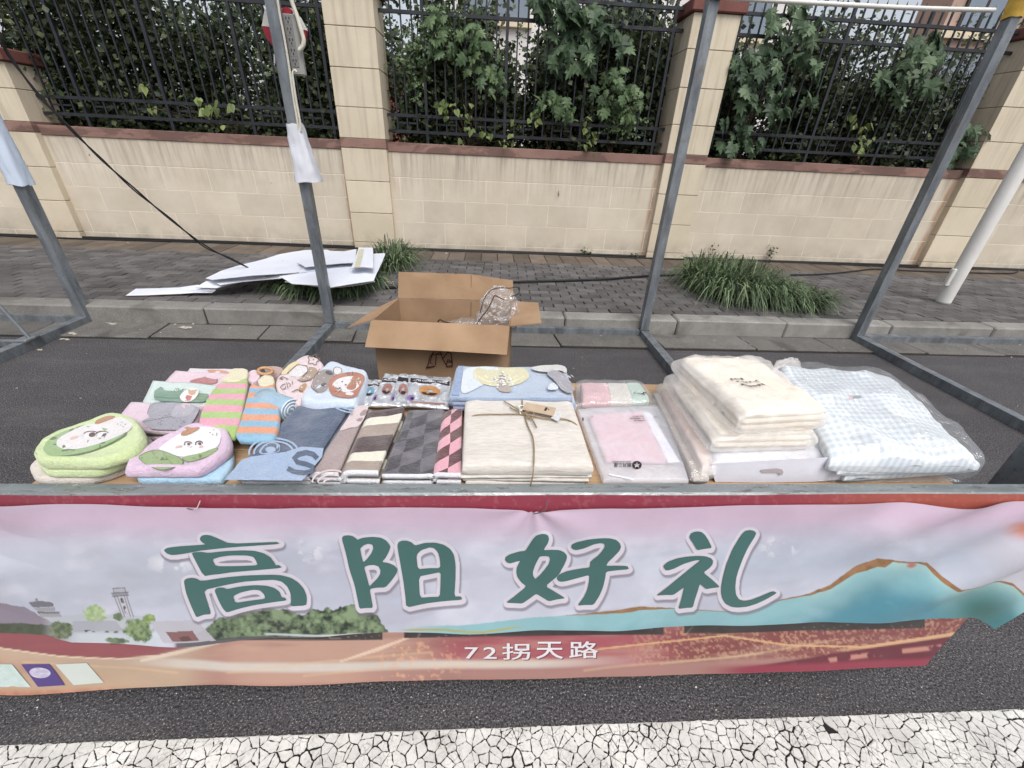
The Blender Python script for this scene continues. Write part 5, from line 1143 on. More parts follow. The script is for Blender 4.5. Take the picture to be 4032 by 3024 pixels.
for k, (a, b, c, d, pc, lab) in enumerate(FP):
    z0 = .010+.005*k; o, top = puffy('foil_pack', 'silver foil cooling towel packet, '+lab, Q(D2, (z0+.004, z0+.004, z0+.030, z0+.030), a, b, c, d), .010, M_FOIL, 5, .0028, 26, 40+k, 'packet', 'silver cooling towel packets', N=30)
    def fm(u, v, o2=.0012, top=top): p = top(u, v); p.z += o2; return p
    decal('label_band', [[(.06, .70), (.97, .70), (.97, .84), (.06, .84)]], fm, M_BK, o, .08)
    if k in (0, 1, 3): printtext('label_text', 'SUPER COOLING TOWEL', lambda u, v, fm=fm: fm(.12+.8*u, .735+.06*v, .0022), M_WH, o, .01)
    decal('disc', [ell(.52, .47, .25, .17), ell(.52, .47, .08, .055)], fm, pc, o, .06); decal('disc_half', [[p for p in ell(.52, .44, .20, .13) if p[1] < .43]], lambda a, b, fm=fm: fm(a, b, .002), M_BK, o)
    decal('emblem', [ell(.1, .2, .09, .085)], fm, pPUR, o); decal('emblem_dark', [ell(.13, .17, .04, .04)], lambda a, b, fm=fm: fm(a, b, .002), M_BK, o)
    decal('hang_slot', [[(.42, .925), (.58, .925), (.58, .945), (.42, .945)]], fm, M_BK, o)
    if k == 3: decal('fine_print', [[(.1, .06), (.9, .06), (.9, .1), (.1, .1)]], fm, pRED, o)

# ---- folded bath towels in the front row
nav, lbl = rgb(86, 100, 124), rgb(152, 172, 200)
t = NT('towel_navy'); wv = t.coord(); mnav = cloth(t, rgb(78, 93, 118), wv)
o, f = tw('bath_towel', 'folded slate blue towel with a pale band and a big dark letter S', D2, 0, .042, ((-40, 1225), (655, 1215), (1102, 518), (598, 548)), [mnav, hemw], layers=3, t=.013, seed=51, group='folded bath towels', amp=.003)
plb = pm('pale_blue', 156, 176, 204); pnv = pm('navy', 72, 87, 112)
put(o, f, plb, [(-30, 1205), (70, 1085), (110, 1030), (190, 1000), (500, 958), (640, 915), (830, 925), (815, 1000), (690, 1150), (640, 1205)], step=60)
for rx_, ry_ in ((215, 128), (170, 100)): put(o, f, plb, *strip(arc(395, 965, rx_, ry_, 172, 348), 17), name='arc')
put(o, f, plb, [(250, 985), (300, 900), (380, 870), (450, 890), (455, 930), (440, 968)], name='arc', sm=1); put(o, f, pnv, [(275, 975), (320, 900), (390, 880), (440, 905), (450, 940), (420, 965), (360, 960)], name='arc', sm=1); put(o, f, plb, ell(370, 940, 45, 26), name='arc')
put(o, f, pnv, *strip([(775, 1015), (740, 980), (680, 965), (610, 980), (575, 1012), (600, 1045), (680, 1062), (735, 1085), (735, 1120), (660, 1140), (570, 1128), (515, 1098)], 44), name='letter')
for k, (rx_, ry_) in enumerate(((120, 55), (165, 80), (205, 105))): put(o, f, plb, *strip(arc(1110, 520, rx_, ry_, 98, 176), 13), name='arc')
t = NT('towel_mauve'); wv = t.coord(); mmv = cloth(t, rgb(164, 146, 144), wv)
o, f = tw('bath_towel', 'folded mauve towel with pale pink patches and arcs, right of the blue one', D2, 0, .038, ((672, 1222), (945, 1222), (1232, 540), (1100, 548)), [mmv, hemw], layers=3, t=.012, seed=52, group='folded bath towels')
ppk = pm('shell_pink', 216, 198, 198)
put(o, f, ppk, [(960, 770), (1020, 690), (1095, 555), (1225, 545), (1210, 600), (1170, 690), (1120, 745), (1060, 740), (1000, 765)], sm=1, step=60)
put(o, f, pm('mauve_spot', 158, 138, 136), [(1140, 620), (1185, 585), (1215, 590), (1190, 640), (1150, 650)], sm=1, name='spot'); put(o, f, pm('mauve_spot', 158, 138, 136), [(1105, 665), (1140, 650), (1175, 655), (1160, 690), (1120, 690)], sm=1, name='spot')
for k in range(3): put(o, f, ppk, *strip(arc(900, 1225, 70+50*k, 35+36*k, 182, 300), 14), name='arc')
bw, cw, tp = rgb(76, 56, 57), rgb(228, 224, 206), rgb(160, 144, 132)
m3 = uvramp('towel_brown_stripe', 1, [(0, tp), (.135, cw), (.265, bw), (.52, tp), (.72, cw), (.87, bw)], .035, 16)
o, f = tw('bath_towel', 'folded brown, cream and taupe striped towel with a looped white hem', D2, 0, .045, ((940, 1215), (1305, 1215), (1575, 532), (1215, 590)), [m3, hemw], layers=2, t=.013, start=-1, seed=53, group='folded bath towels', amp=.004, hem=.02)
def checkmat(name, a, b, n1, n2, skew):
    t = NT(name); v = t.coord('UV'); sp = t.n('ShaderNodeSeparateXYZ'); t.l(v, sp.inputs[0]); w_ = t.coord()
    n_ = t.math('MULTIPLY', t.math('SUBTRACT', t.noise(w_, 14, 2), .5), .12)
    p = t.math('ADD', t.math('ADD', t.math('MULTIPLY', sp.outputs[0], n1), t.math('MULTIPLY', sp.outputs[1], skew)), n_)
    q_ = t.math('ADD', t.math('SUBTRACT', t.math('MULTIPLY', sp.outputs[1], n2), t.math('MULTIPLY', sp.outputs[0], n1*.55)), n_)
    fa = t.math('GREATER_THAN', t.math('FRACT', p), .5); fb_ = t.math('GREATER_THAN', t.math('FRACT', q_), .5)
    x_ = t.math('ABSOLUTE', t.math('SUBTRACT', fa, fb_)); return cloth(t, t.mix(x_, a, b), w_)
o, f = tw('bath_towel', 'folded charcoal towel with a two-tone check', D2, 0, .036, ((1262, 1215), (1772, 1215), (1875, 570), (1540, 580)), [checkmat('towel_charcoal_check', rgb(64, 60, 68), rgb(98, 94, 102), 1.35, 2.6, .2), hemw], layers=2, t=.012, seed=54, group='folded bath towels', hem=.014)
o, f = tw('bath_towel', 'folded pink and brown checked towel against the linen bundle', D2, 0, .040, ((1768, 1215), (2060, 1215), (2064, 530), (1868, 600)), [checkmat('towel_pink_check', rgb(226, 168, 182), rgb(98, 58, 60), 1.1, 3.0, .1), hemw], layers=2, t=.012, start=-1, seed=55, group='folded bath towels', hem=.02, amp=.004)

# ---- picture towel on its stack
MB0 = folded('grey_towel', 'grey folded towel under the moon picture towel', Q(D3, .03, (175, 560), (1180, 560), (1175, 330), (215, 330)), TZ, TZ+.03, terry('terry_steel', rgb(148, 140, 142)), layers=2, seed=60)
o, f = tw('picture_towel', 'pale blue towel with a yellow moon and a grey rock', D3, .0305, .072, ((160, 475), (1250, 485), (1172, 208), (228, 207)), [terry('terry_paleblue', rgb(178, 192, 210)), terry('terry_bluehem', rgb(150, 166, 192))], layers=3, t=.012, seed=61, amp=.003)
put(o, f, pm('border_blue', 140, 160, 194), [(172, 462), (230, 212), (276, 212), (238, 468)]); pmn = pm('moon', 216, 210, 176)
put(o, f, pm('mist', 214, 222, 228), [(285, 214), (600, 212), (560, 300), (360, 420), (250, 460), (262, 330)], sm=1); put(o, f, pmn, [p for p in ell(600, 285, 250, 100, 36) if p[1] > 212], step=90)
for k in range(3): put(o, f, pm('moon_light', 234, 230, 200), *strip(arc(600, 280, 80+60*k, 30+22*k, 10, 170), 10), name='brush')
put(o, f, pm('trunk', 176, 164, 156), [(560, 412), (585, 300), (610, 270), (632, 290), (650, 350), (712, 425), (640, 440)], sm=1)
for k in range(40):
    a = random.uniform(-1.9, 1.9); r = random.uniform(20, 110); x_, y_ = 595+r*math.sin(a)*1.0, 330-r*.55*math.cos(a)+random.uniform(-10, 60); put(o, f, pm('blossom', 236, 236, 232), ell(x_, max(y_, 218), random.uniform(6, 15), random.uniform(4, 9), 7), name='blossom')
put(o, f, pm('shore', 206, 204, 200), [(830, 240), (960, 214), (1165, 214), (1180, 300), (1110, 260), (1000, 290)], sm=1)
put(o, f, pm('rock', 158, 156, 164), [(984, 290), (1060, 262), (1120, 280), (1190, 330), (1240, 462), (1190, 474), (1112, 428), (1070, 350)], sm=1); put(o, f, pm('rock_light', 190, 188, 194), [(990, 290), (1090, 232), (1110, 245), (1060, 300)], sm=1)
for k in range(14): x_, y_ = random.uniform(1060, 1230), random.uniform(300, 460); put(o, f, pm('rock_light', 190, 188, 194), ell(x_, y_, 18, 4, 8, .6), name='brush') if x_ > 960+.35*y_ and y_ > 250+(x_-1000)*.25 else None
put(o, f, pm('mist', 214, 222, 228), [(990, 440), (1040, 370), (1080, 390), (1110, 440)], sm=1)

# ---- linen bundle
t = NT('linen_cloth'); wv = t.coord(); nn_ = t.noise(t.scale(wv, (14, 60, 40)), 3, 5, .6); c = t.mix(t.grey(nn_, .3, .7), rgb(196, 190, 181), rgb(216, 211, 204))
c = t.mix(t.grey(t.noise(t.scale(wv, (30, 200, 100)), 4, 3), .6, .72, 0, .3), c, rgb(170, 160, 146)); t.bump(t.math('ADD', nn_, t.math('MULTIPLY', t.noise(wv, 500, 2), .4)), .5, .004); mlin = t.fin(c, .95, .1)
lq = [G2(D3(*p), TZ+.054) for p in ((262, 1110), (1432, 1140), (1180, 398), (292, 388))]
lb = thing('linen_bundle', 'big folded natural linen bundle tied with twine and a kraft tag', 'bedding', ((lq[0].x+lq[1].x)/2, lq[0].y, TZ))
for k in range(4):
    e = (.010, .004, .0, .006)[k]; qq = [p.copy() for p in lq]; qq[0].x += e-.004; qq[1].x -= e*1.3; qq[0].y = max(YMIN, qq[0].y+.004*(k % 2)); qq[1].y = max(YMIN, qq[1].y+.003*((k+1) % 2))
    for p in qq: p.z = TZ+.006+.0095*k
    puffy('cloth_layer', None, qq, .013, mlin, 9, .0035, 12, 170+k, parent=lb, N=40)
qq = [p.copy() for p in lq]
for p in qq: p.z = TZ+.043
puffy('cloth_top', None, qq, .038, mlin, 6, .004, 8, 71, parent=lb, N=60)
lt = lambda x, y, o2=.002: Vector((x, y, TZ+.0645+o2))
fl_ = pxmap(D3, TZ+.058, lt); M_TW = mat('twine', rgb(150, 130, 100), .9, .25, 200, .5, 600)
def twine(pts, nm='twine', r=.0017, m_=M_TW):
    return MB().tube(spline([fl_(*p)+Vector((0, 0, dz)) for *p, dz in pts], 8), r, 6, True).build(nm, m_, lb, True)
twine([(782, 425, -.004), (785, 500, 0), (792, 600, .001), (830, 740, .0015), (872, 840, .0015), (888, 930, .001), (888, 1060, 0), (885, 1098, -.004)])
a_ = fl_(885, 1098); MB().tube([a_+Vector((0, -.002, -.006)), a_+Vector((-.001, -.008, -.02)), a_+Vector((-.003, -.009, -.035)), a_+Vector((-.004, -.008, -.05))], .0017, 6).build('twine', M_TW, lb, True)
twine([(300, 655, -.012), (395, 650, -.001), (600, 648, 0), (780, 652, .001), (1000, 690, .001), (1150, 690, 0), (1240, 718, -.002), (1300, 745, -.014)])
twine([(628, 545, .004), (700, 590, .005), (780, 640, .004), (860, 700, .006), (910, 775, .004)]); twine([(680, 598, .003), (740, 630, .004), (785, 650, .004)])
twine([(785, 650, .004), (860, 660, .012), (890, 685, .01), (860, 705, .006), (820, 670, .004)]); twine([(735, 575, .004), (760, 610, .006), (775, 640, .008), (800, 600, .008), (760, 595, .006), (770, 655, .004)], 'white_string', .0014, mat('string_white', rgb(226, 224, 218), .9))
def card(nm, pts, z_, m_, th=.0012, parent=lb):
    P = [fl_(*p)+Vector((0, 0, z_)) for p in pts]; n = len(P)
    return obj(nm, [p for p in P]+[p+Vector((0, 0, th)) for p in P], [tuple(range(n))[::-1], tuple(range(n, 2*n))]+[(i, (i+1) % n, n+(i+1) % n, n+i) for i in range(n)], m_, parent)
mkr = mat('kraft_card', rgb(186, 166, 142), .85, .1, 60); card('size_tag', [(1065, 630), (1132, 655), (1098, 726), (1035, 695)], .004, mat('card_grey', rgb(206, 206, 208), .6, .25, 160)); card('kraft_tag', [(818, 572), (1078, 622), (1052, 692), (778, 634)], .009, mkr)
card('tag_mark', [(985, 618), (1005, 622), (992, 650), (972, 646)], .0105, M_BK, .0003); card('tag_mark', [(1008, 632), (1018, 634), (1014, 642), (1004, 640)], .0105, M_BK, .0003)

# ---- pastel three-pack
pk = thing('towel_pack', 'clear pack of three small pink, cream and mint towels', 'towel pack', tuple(G(D3(1600, 520), TZ)))
for nm, pts, m_ in (('pink_towel', ((1310, 535), (1560, 535), (1520, 385), (1290, 385)), terry('terry_salmon', rgb(232, 186, 190))), ('cream_towel', ((1550, 535), (1745, 530), (1690, 385), (1515, 385)), terry('terry_ivory', rgb(230, 224, 214))), ('mint_towel', ((1735, 530), (1890, 525), (1800, 385), (1680, 385)), terry('terry_sage', rgb(196, 220, 208)))):
    puffy(nm, None, Q(D3, .022, *pts), .036, m_, 6, .002, 14, 80, parent=pk, N=20)
fo, top = puffy('clear_wrap', None, Q(D3, .022, (1240, 578), (1960, 562), (1825, 362), (1250, 362)), .046, clearfilm('pack_film', .16, .1, 16, .12), 5, .003, 18, 81, parent=pk, N=30)
pin = mat('print_ink', rgb(60, 74, 110), .5)
fmq = lambda u, v, o2=.0016: top(u, v)+Vector((0, 0, o2))
printtext('script_print', 'Smilymalls', lambda u, v: fmq(.62-.42*u, .97-.09*v), pin, fo, .0); printtext('script_print', 'nneymaker', lambda u, v: fmq(.66-.26*u, .90-.06*v), pin, fo, .0)
decal('round_logo', [arc(.88, .27, .028, .06, 0, 250)+arc(.88, .27, .012, .03, 250, 0)], fmq, M_BK, fo); printtext('logo_text', '新月三星', lambda u, v: fmq(.85-.12*u, .30-.06*v), M_BK, fo, .01)

# ---- frosted bag with a pink towel
bg_ = thing('frosted_bag', 'flat frosted zip bag with a folded pink towel and a star logo', 'bag', tuple(G(D3(1850, 1200), TZ)))
puffy('pink_towel', None, Q(D3, .010, (1515, 1035), (2140, 1045), (1855, 605), (1365, 640)), .016, terry('terry_coral', rgb(226, 176, 184)), 8, .001, 10, 85, parent=bg_, N=24)
puffy('insert_card', None, Q(D3, .019, (2060, 1045), (2165, 1040), (1900, 600), (1835, 600)), .002, mat('card_bright', rgb(228, 226, 234), .6), 8, .0, 10, 85, parent=bg_, N=8)
fo, top = puffy('bag_film', None, Q(D3, .012, (1495, 1222), (2240, 1222), (2005, 562), (1262, 596)), .024, film('bag_frost', .40, .3, (.86, .88, .94, 1), .3, 10), 7, .002, 12, 86, parent=bg_, N=34)
fmf = lambda u, v, o2=.0016: top(u, v)+Vector((0, 0, o2))
def bil(conv, z):                                     # pixel print straight onto the bag's top
    def f(x, y):
        p = G(conv(x, y), TZ+z); return Vector((p.x, p.y, TZ+z+.0026))
    return f
fb2 = bil(D3, .024)
star = [(1785+34*(1 if k % 2 else .42)*math.cos(R(90+36*k)), 1072+30*(1 if k % 2 else .42)*math.sin(R(90+36*k))) for k in range(10)]
decal('star_logo', [ell(1785, 1072, 42, 36, 24), star], fb2, M_BK, fo); decal('logo_tail', [[(1775, 1095), (1795, 1110), (1788, 1090)]], fb2, M_BK, fo)
printtext('logo_text', '新月三星', lambda u, v: fb2(1735-150*u, 1050+42*(1-v)*-1+42), M_BK, fo, .012); printtext('logo_text', 'XINYUESANXING', lambda u, v: fb2(1735-160*u, 1046-11*v), M_BK, fo, .01)
for k, s_ in enumerate(('新月三星毛巾', '每一条都是舒适', '新月的礼品')): printtext('fine_print', s_, lambda u, v, k=k: fb2(1842+k*8-(95+30*(k == 1))*u, 652+k*18-11*v), M_BK, fo, .02)
decal('vent_hole', [ell(1398, 648, 9, 6, 10)], fb2, mat('hole_grey', rgb(150, 150, 158), .6), fo); decal('vent_hole', [ell(1950, 648, 11, 8, 10)], fb2, mat('hole_grey', rgb(150, 150, 158), .6), fo)
decal('zip_slider', [[(1312, 655), (1322, 660), (1322, 688), (1308, 680)]], fb2, M_BK, fo); decal('zip_line', strip([(1540, 1150), (1640, 1172), (1760, 1198)], 14), fb2, mat('zip_white', rgb(226, 228, 236), .5), fo)

# ---- narrow bags
o, top = puffy('slim_bag', 'slim grey-beige bag squeezed beside the frosted bag', Q(D4, .016, (335, 795), (425, 795), (170, 292), (95, 300)), .03, terry('terry_putty', rgb(196, 186, 178), .2), 5, .003, 14, 90, 'bag', 'slim bags by the frosted bag', N=24)
puffy('bag_film', None, Q(D4, .018, (320, 800), (430, 800), (172, 282), (86, 292)), .036, M_FILM, 5, .003, 20, 91, parent=o, N=20)
o, top = puffy('slim_bag', 'slim bag of peach towels left of the cream quilt stack', Q(D4, .026, (385, 735), (450, 730), (235, 270), (145, 300)), .046, terry('terry_peach', rgb(232, 198, 184), .2), 4, .003, 14, 92, 'bag', 'slim bags by the frosted bag', N=24)
puffy('bag_film', None, Q(D4, .028, (372, 760), (460, 750), (240, 255), (118, 258)), .052, M_MILK, 5, .004, 20, 93, parent=o, N=20)

# ---- quilt stack
cy = thing('carry_bag', 'white frosted carry bag with a cut-out handle at the bottom of the quilt stack', 'bag', tuple(G(D4(800, 780), TZ)))
puffy('contents', None, Q(D4, .029, (455, 715), (1110, 690), (800, 300), (300, 300)), .05, terry('terry_pearl', rgb(214, 208, 210), .2), 8, .004, 10, 95, parent=cy, N=26)
cq = Q(D4, .029, (425, 735), (1180, 715), (830, 280), (262, 262)); fo, top = puffy('bag_film', None, cq, .058, M_FROST, 9, .003, 12, 96, parent=cy, N=34)
yf = (cq[0].y+cq[1].y)/2
def frontf(x, y): p = V(D4(x, y), yf-.006); return p
decal('front_flap', [[(432, 684), (700, 668), (1148, 648), (1172, 700), (1195, 778), (1000, 786), (700, 790), (455, 788), (440, 740)]], lambda x, y: frontf(x, y)+Vector((0, -.0015*math.sin(x*.02)-.001, 0)), mat('bag_plastic', rgb(220, 218, 226), .4, .05, 20, .3, 30, spec=.4), cy, 60)
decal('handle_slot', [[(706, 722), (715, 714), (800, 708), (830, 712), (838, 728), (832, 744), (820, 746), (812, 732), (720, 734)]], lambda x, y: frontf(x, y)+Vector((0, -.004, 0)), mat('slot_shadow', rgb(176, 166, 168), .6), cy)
def quilt(lab, quad, film_q, h, seed, txt):
    t_ = thing('quilt_bag', lab, 'quilt', tuple(quad[0]), 'bagged cream quilts')
    n_ = 3; zc = [sum((p.z for p in quad))/4]
    for k in range(n_):
        dz = (k-(n_-1)/2)*h/n_; puffy('quilt_fold', None, [Vector((p.x, p.y, p.z+dz)) for p in quad], h/n_*1.12, terry('quilt_cream', rgb(240, 228, 208), .25, 160), 5, .006 if k == n_-1 else .002, 9, seed+k, parent=t_, N=26)
    fo, top = puffy('bag_film', None, film_q, h*1.16, M_MILK, 5.5, .008, 11, seed+5, parent=t_, N=40)
    fm = lambda u, v: top(u, v)+Vector((0, 0, .0018))
    for k, s_ in enumerate(('新月三星', '每一根线 每一条布', '都有爱的痕迹')): printtext('fine_print', s_, lambda u, v, k=k: fm(txt[0]+(.02 if k else 0)+(.14 if k == 0 else .27)*u, txt[1]-.055*k+.035*v), M_BK, fo, .025)
    if txt[2]: printtext('script_print', 'Xinyue', lambda u, v: fm(.86-.22*u, .98-.05*v), M_BK, fo, .02)
quilt('cream quilt in a milky bag, lower one of the pair', Q(D4, .083, (475, 555), (1000, 545), (720, 215), (235, 240)), Q(D4, .083, (430, 590), (1040, 570), (740, 190), (162, 215)), .05, 100, (.19, .36, 0))
quilt('cream quilt in a milky bag on top of the stack', Q(D4, .133, (620, 455), (1070, 430), (690, 135), (265, 125)), Q(D4, .133, (575, 480), (1092, 452), (700, 110), (205, 118)), .052, 110, (.28, .46, 1))

# ---- gingham quilt in clear bag
t = NT('gingham'); v = t.coord('UV'); sp = t.n('ShaderNodeSeparateXYZ'); t.l(v, sp.inputs[0]); wv = t.coord(); ns = t.math('MULTIPLY', t.math('SUBTRACT', t.noise(wv, 9, 2), .5), .05)
fa = t.math('GREATER_THAN', t.math('FRACT', t.math('MULTIPLY', t.math('ADD', sp.outputs[0], ns), 20)), .5); fb_ = t.math('GREATER_THAN', t.math('FRACT', t.math('MULTIPLY', t.math('ADD', sp.outputs[1], ns), 22)), .5)
c = t.ramp(t.math('MULTIPLY', t.math('ADD', fa, fb_), .5), [(0, rgb(222, 226, 228)), (.25, rgb(209, 215, 220)), (.75, rgb(192, 201, 208))], 'CONSTANT'); t.bump(t.noise(wv, 30, 4), .4, .006); mg = t.fin(c, .9, .15)
gg = thing('gingham_quilt', 'pale blue gingham quilt in a clear plastic bag at the table end', 'quilt', tuple(G(D4(1500, 780), TZ)))
for k in range(3):
    dz = .004+.022*k; puffy('quilt_fold', None, Q(D4, dz+.012, (1186, 780), (1950, 722), (1402+20*(2-k), 216), (796, 174)), .030 if k < 2 else .078, mg, 4.6 if k == 2 else 6, .011, 7, 120+k, parent=gg, N=44)
puffy('bag_film', None, Q(D4, .043, (1186, 780), (1966, 722), (1406, 216), (797, 175)), .118, M_FILM, 5.2, .011, 7, 130, parent=gg, N=50)
o, _ = puffy('film_roll', None, Q(D4, .07, (770, 172), (945, 150), (925, 95), (800, 108)), .03, M_MILK, 2.5, .008, 40, 131, parent=gg, N=18)
puffy('printed_flower', None, Q(D4, .104, (1180, 325), (1240, 325), (1240, 298), (1180, 300)), .002, pm('flower_pink', 222, 196, 204), 3, 0, 5, 3, parent=gg, N=8); puffy('printed_leaf', None, Q(D4, .104, (1235, 318), (1290, 312), (1285, 298), (1230, 302)), .002, pm('leaf_slate', 150, 166, 170), 3, 0, 5, 3, parent=gg, N=8)
tag(puffy('plastic_sheet', None, Q(D4, .003, (1040, 792), (1860, 792), (1700, 740), (1100, 750)), .004, M_FILM, 6, .003, 25, 133)[0], 'crumpled clear plastic sheet under the gingham quilt', 'plastic sheet')
# ================================================================== cardboard box behind the table
def cardmat():
    t = NT('corrugated_card'); v = t.coord(); c = t.mix(t.grey(t.noise(v, 5, 5), .3, .7), rgb(148, 120, 94), rgb(172, 144, 116))
    c = t.mix(t.grey(t.noise(v, 40, 4, .7), .58, .72, 0, .25), c, rgb(120, 92, 66)); t.bump(t.noise(t.scale(v, (160, 160, 2)), 1, 2), .12, .002); return t.fin(c, .85, .2)
M_CARD = cardmat(); M_CARDD = mat('card_edge', rgb(138, 104, 74), .9, .2, 80)
def panel(nm, pts, th, parent, m_=None, rag=0.):
    P = [Vector(p) for p in pts]; nrm = (P[1]-P[0]).cross(P[2]-P[0]).normalized()*th; n = len(P)
    return obj(nm, P+[p+nrm for p in P], [tuple(range(n))[::-1], tuple(range(n, 2*n))]+[(i, (i+1) % n, n+(i+1) % n, n+i) for i in range(n)], m_ or M_CARD, parent)
RZ = .64
fl0, fr0 = G(EB(200, 585), RZ), G(EB(1092, 640), RZ); bl0, br0 = G(EB(370, 468), RZ), G(EB(1112, 505), RZ)
yF = (fl0.y+fr0.y)/2; fl0.y += (yF-fl0.y)*.5; fr0.y += (yF-fr0.y)*.5; yBk = max(bl0.y, br0.y, yF+.36); bl0.y = br0.y = yBk
bl0.x = V(EB(370, 468), yBk).x; br0.x = V(EB(1112, 505), yBk).x
cb = thing('cardboard_box', 'open brown cardboard box with raised flaps behind the table', 'box', ((fl0.x+fr0.x)/2, yF, 0))
d_ = lambda p, z: Vector((p.x, p.y, z))
panel('side', [d_(fr0, .004), d_(fl0, .004), fl0, fr0], .005, cb); panel('side', [d_(bl0, .004), d_(br0, .004), br0, bl0], .005, cb)
panel('side', [d_(fl0, .004), d_(bl0, .004), bl0, fl0], .005, cb); panel('side', [d_(br0, .004), d_(fr0, .004), fr0, br0], .005, cb)
panel('bottom', [d_(fl0, .004), d_(fr0, .004), d_(br0, .004), d_(bl0, .004)], .004, cb)
e_ = Vector((0, -.002, .001))
panel('flap', [fl0+e_, fr0+e_, V(EB(1072, 818), fr0.y-.10), V(EB(700, 795), yF-.108), V(EB(152, 768), fl0.y-.10)], .0045, cb)
panel('flap', [bl0+Vector((0, .002, .002)), br0+Vector((0, .002, .002)), V(EB(1112, 336), yBk+.03), V(EB(845, 296), yBk+.045), V(EB(372, 280), yBk+.04)], .0045, cb)
panel('flap', [fl0+Vector((-.002, 0, .001)), V(EB(40, 640), fl0.y+.01), V(EB(215, 520), (fl0.y+yBk)/2+.12), bl0+Vector((-.002, 0, .001))], .0045, cb)
panel('flap', [fr0+Vector((.002, 0, .001)), br0+Vector((.002, 0, .001)), V(EB(1276, 480), yBk-.06), V(EB(1297, 610), fr0.y+.02)], .0045, cb)
# crease and torn corner, printed sketch on the front
M_INK = mat('print_ink_brown', rgb(88, 54, 44), .8)
def bf(x, y): p = V(EB(x, y), yF-.008); return p
for L_ in ([(548, 905), (560, 890), (575, 830), (600, 800)], [(600, 800), (585, 830), (575, 870), (610, 890), (548, 905)], [(600, 820), (640, 800), (660, 850), (680, 885)], [(615, 820), (610, 885)], [(640, 800), (655, 815), (612, 815)], [(655, 845), (690, 800), (710, 810), (718, 860)], [(680, 885), (690, 850), (718, 862)], [(682, 862), (718, 868)], [(682, 885), (682, 900)], [(690, 888), (690, 902)], [(700, 888), (700, 902)], [(710, 886), (710, 900)], [(718, 862), (718, 898)], [(560, 898), (600, 895)]):
    decal('sketch_line', strip(L_, 7), bf, M_INK, cb)
decal('crease', strip([(843, 300), (842, 380), (842, 465)], 4), lambda x, y: V(EB(x, y), yBk+.0385-.036*max(0, (y-296)/172))+Vector((0, -.004, 0)), M_CARDD, cb)
decal('crease', strip([(842, 476), (840, 540), (838, 610)], 4), lambda x, y: V(EB(x, y), yBk-.009), M_CARDD, cb)
# crumpled bag standing in the box
def blob(name, c, rad, m_, seed, amp=.25, sub=4):
    bm = bmesh.new(); bmesh.ops.create_icosphere(bm, subdivisions=sub, radius=1)
    for v in bm.verts:
        d = v.co.normalized(); k = 1+amp*(1-2*abs(noise.noise(d*2.1+Vector((seed, 0, 0)))))+amp*.45*(1-2*abs(noise.noise(d*5+Vector((0, seed, 0)))))+amp*.15*noise.noise(d*13)
        v.co = Vector((c[0]+d.x*rad[0]*k, c[1]+d.y*rad[1]*k, c[2]+d.z*rad[2]*k))
    me = bpy.data.meshes.new(name); bm.to_mesh(me); bm.free(); me.materials.append(m_)
    return link(name, me)
pc = V(EB(1020, 520), yF+.17)
bgo = blob('plastic_bag', (pc.x, pc.y, pc.z-.03), (.088, .07, .115), clearfilm('crinkle_film', .22, .07, 30, .07), 3.1, .27)
tag(bgo, 'crumpled clear plastic bag stuffed upright into the cardboard box', 'plastic bag')
bgo2 = blob('plastic_bag', (pc.x-.16, pc.y-.04, .53), (.11, .1, .06), M_FILM, 7.7, .3); tag(bgo2, 'crumpled clear bag lying low inside the cardboard box', 'plastic bag')
M_CORD = mat('black_cord', rgb(30, 30, 32), .5, .1, 20)
def vt(pts, Y, r, nm, lab, cat='cord', m_=M_CORD, n=8, conv=EB, g=None, par=None):
    P = [V(conv(*p), Y if not isinstance(Y, (list, tuple)) else Y[i]) for i, p in enumerate(pts)]
    o = MB().tube(spline(P, n), r, 7).build(nm, m_, par, True)
    return o if par else tag(o, lab, cat, g)
yc = yF+.085
vt([(905, 660), (890, 645), (915, 628), (932, 648), (905, 660), (880, 625), (905, 580), (950, 520), (985, 450), (1000, 436), (1062, 466)], yc, .0022, 'black_cord', '', par=bgo)
vt([(900, 545), (925, 460), (965, 405), (1020, 385), (1090, 386), (1140, 380), (1150, 420), (1100, 440)], yc+.02, .0022, 'black_cord', '', par=bgo)
vt([(625, 605), (640, 590), (665, 603), (720, 615)], yF+.07, .003, 'strap', '', par=bgo2)

# ================================================================== white foam boards on the grass
M_FOAM = mat('foam_board', rgb(214, 218, 228), .75, .05, 3, .2, 60); M_FEDGE = mat('foam_edge', rgb(176, 170, 162), .9, .25, 60)
def board(label, pts, z, th=.004, warp=.012, seed=0):
    zs = z if isinstance(z, (list, tuple)) else [z]*len(pts)
    P = [G(BD(*p), PZ+zz) for p, zz in zip(pts, zs)]; Q_ = []
    for i in range(len(P)):
        a, b = P[i], P[(i+1) % len(P)]; k = max(1, int((b-a).length/.12)); Q_ += [a.lerp(b, j/k) for j in range(k)]
    n = len(Q_); c = sum(Q_, Vector())/n
    up_ = lambda p: p+Vector((0, 0, warp*nz(p.x*4, p.y*4, seed)))
    vs = [up_(p) for p in Q_]+[up_(c)]+[up_(p)+Vector((0, 0, th)) for p in Q_]+[up_(c)+Vector((0, 0, th))]
    fs = [(i, n, (i+1) % n) for i in range(n)]+[(n+1+i, n+1+(i+1) % n, 2*n+1) for i in range(n)]+[(i, (i+1) % n, n+1+(i+1) % n, n+1+i) for i in range(n)]
    fm = [0]*n+[0]*n+[1]*n
    return tag(obj('foam_board', vs, fs, [M_FOAM, M_FEDGE], None, False, fmat=fm), label, 'foam board', 'white foam boards on the pavement')
board('long thin white foam strip lying nearest the kerb', [(175, 487), (250, 440), (560, 430), (700, 412), (830, 446), (800, 466), (450, 480)], [.012, .012, .02, .05, .06, .03, .015], seed=1)
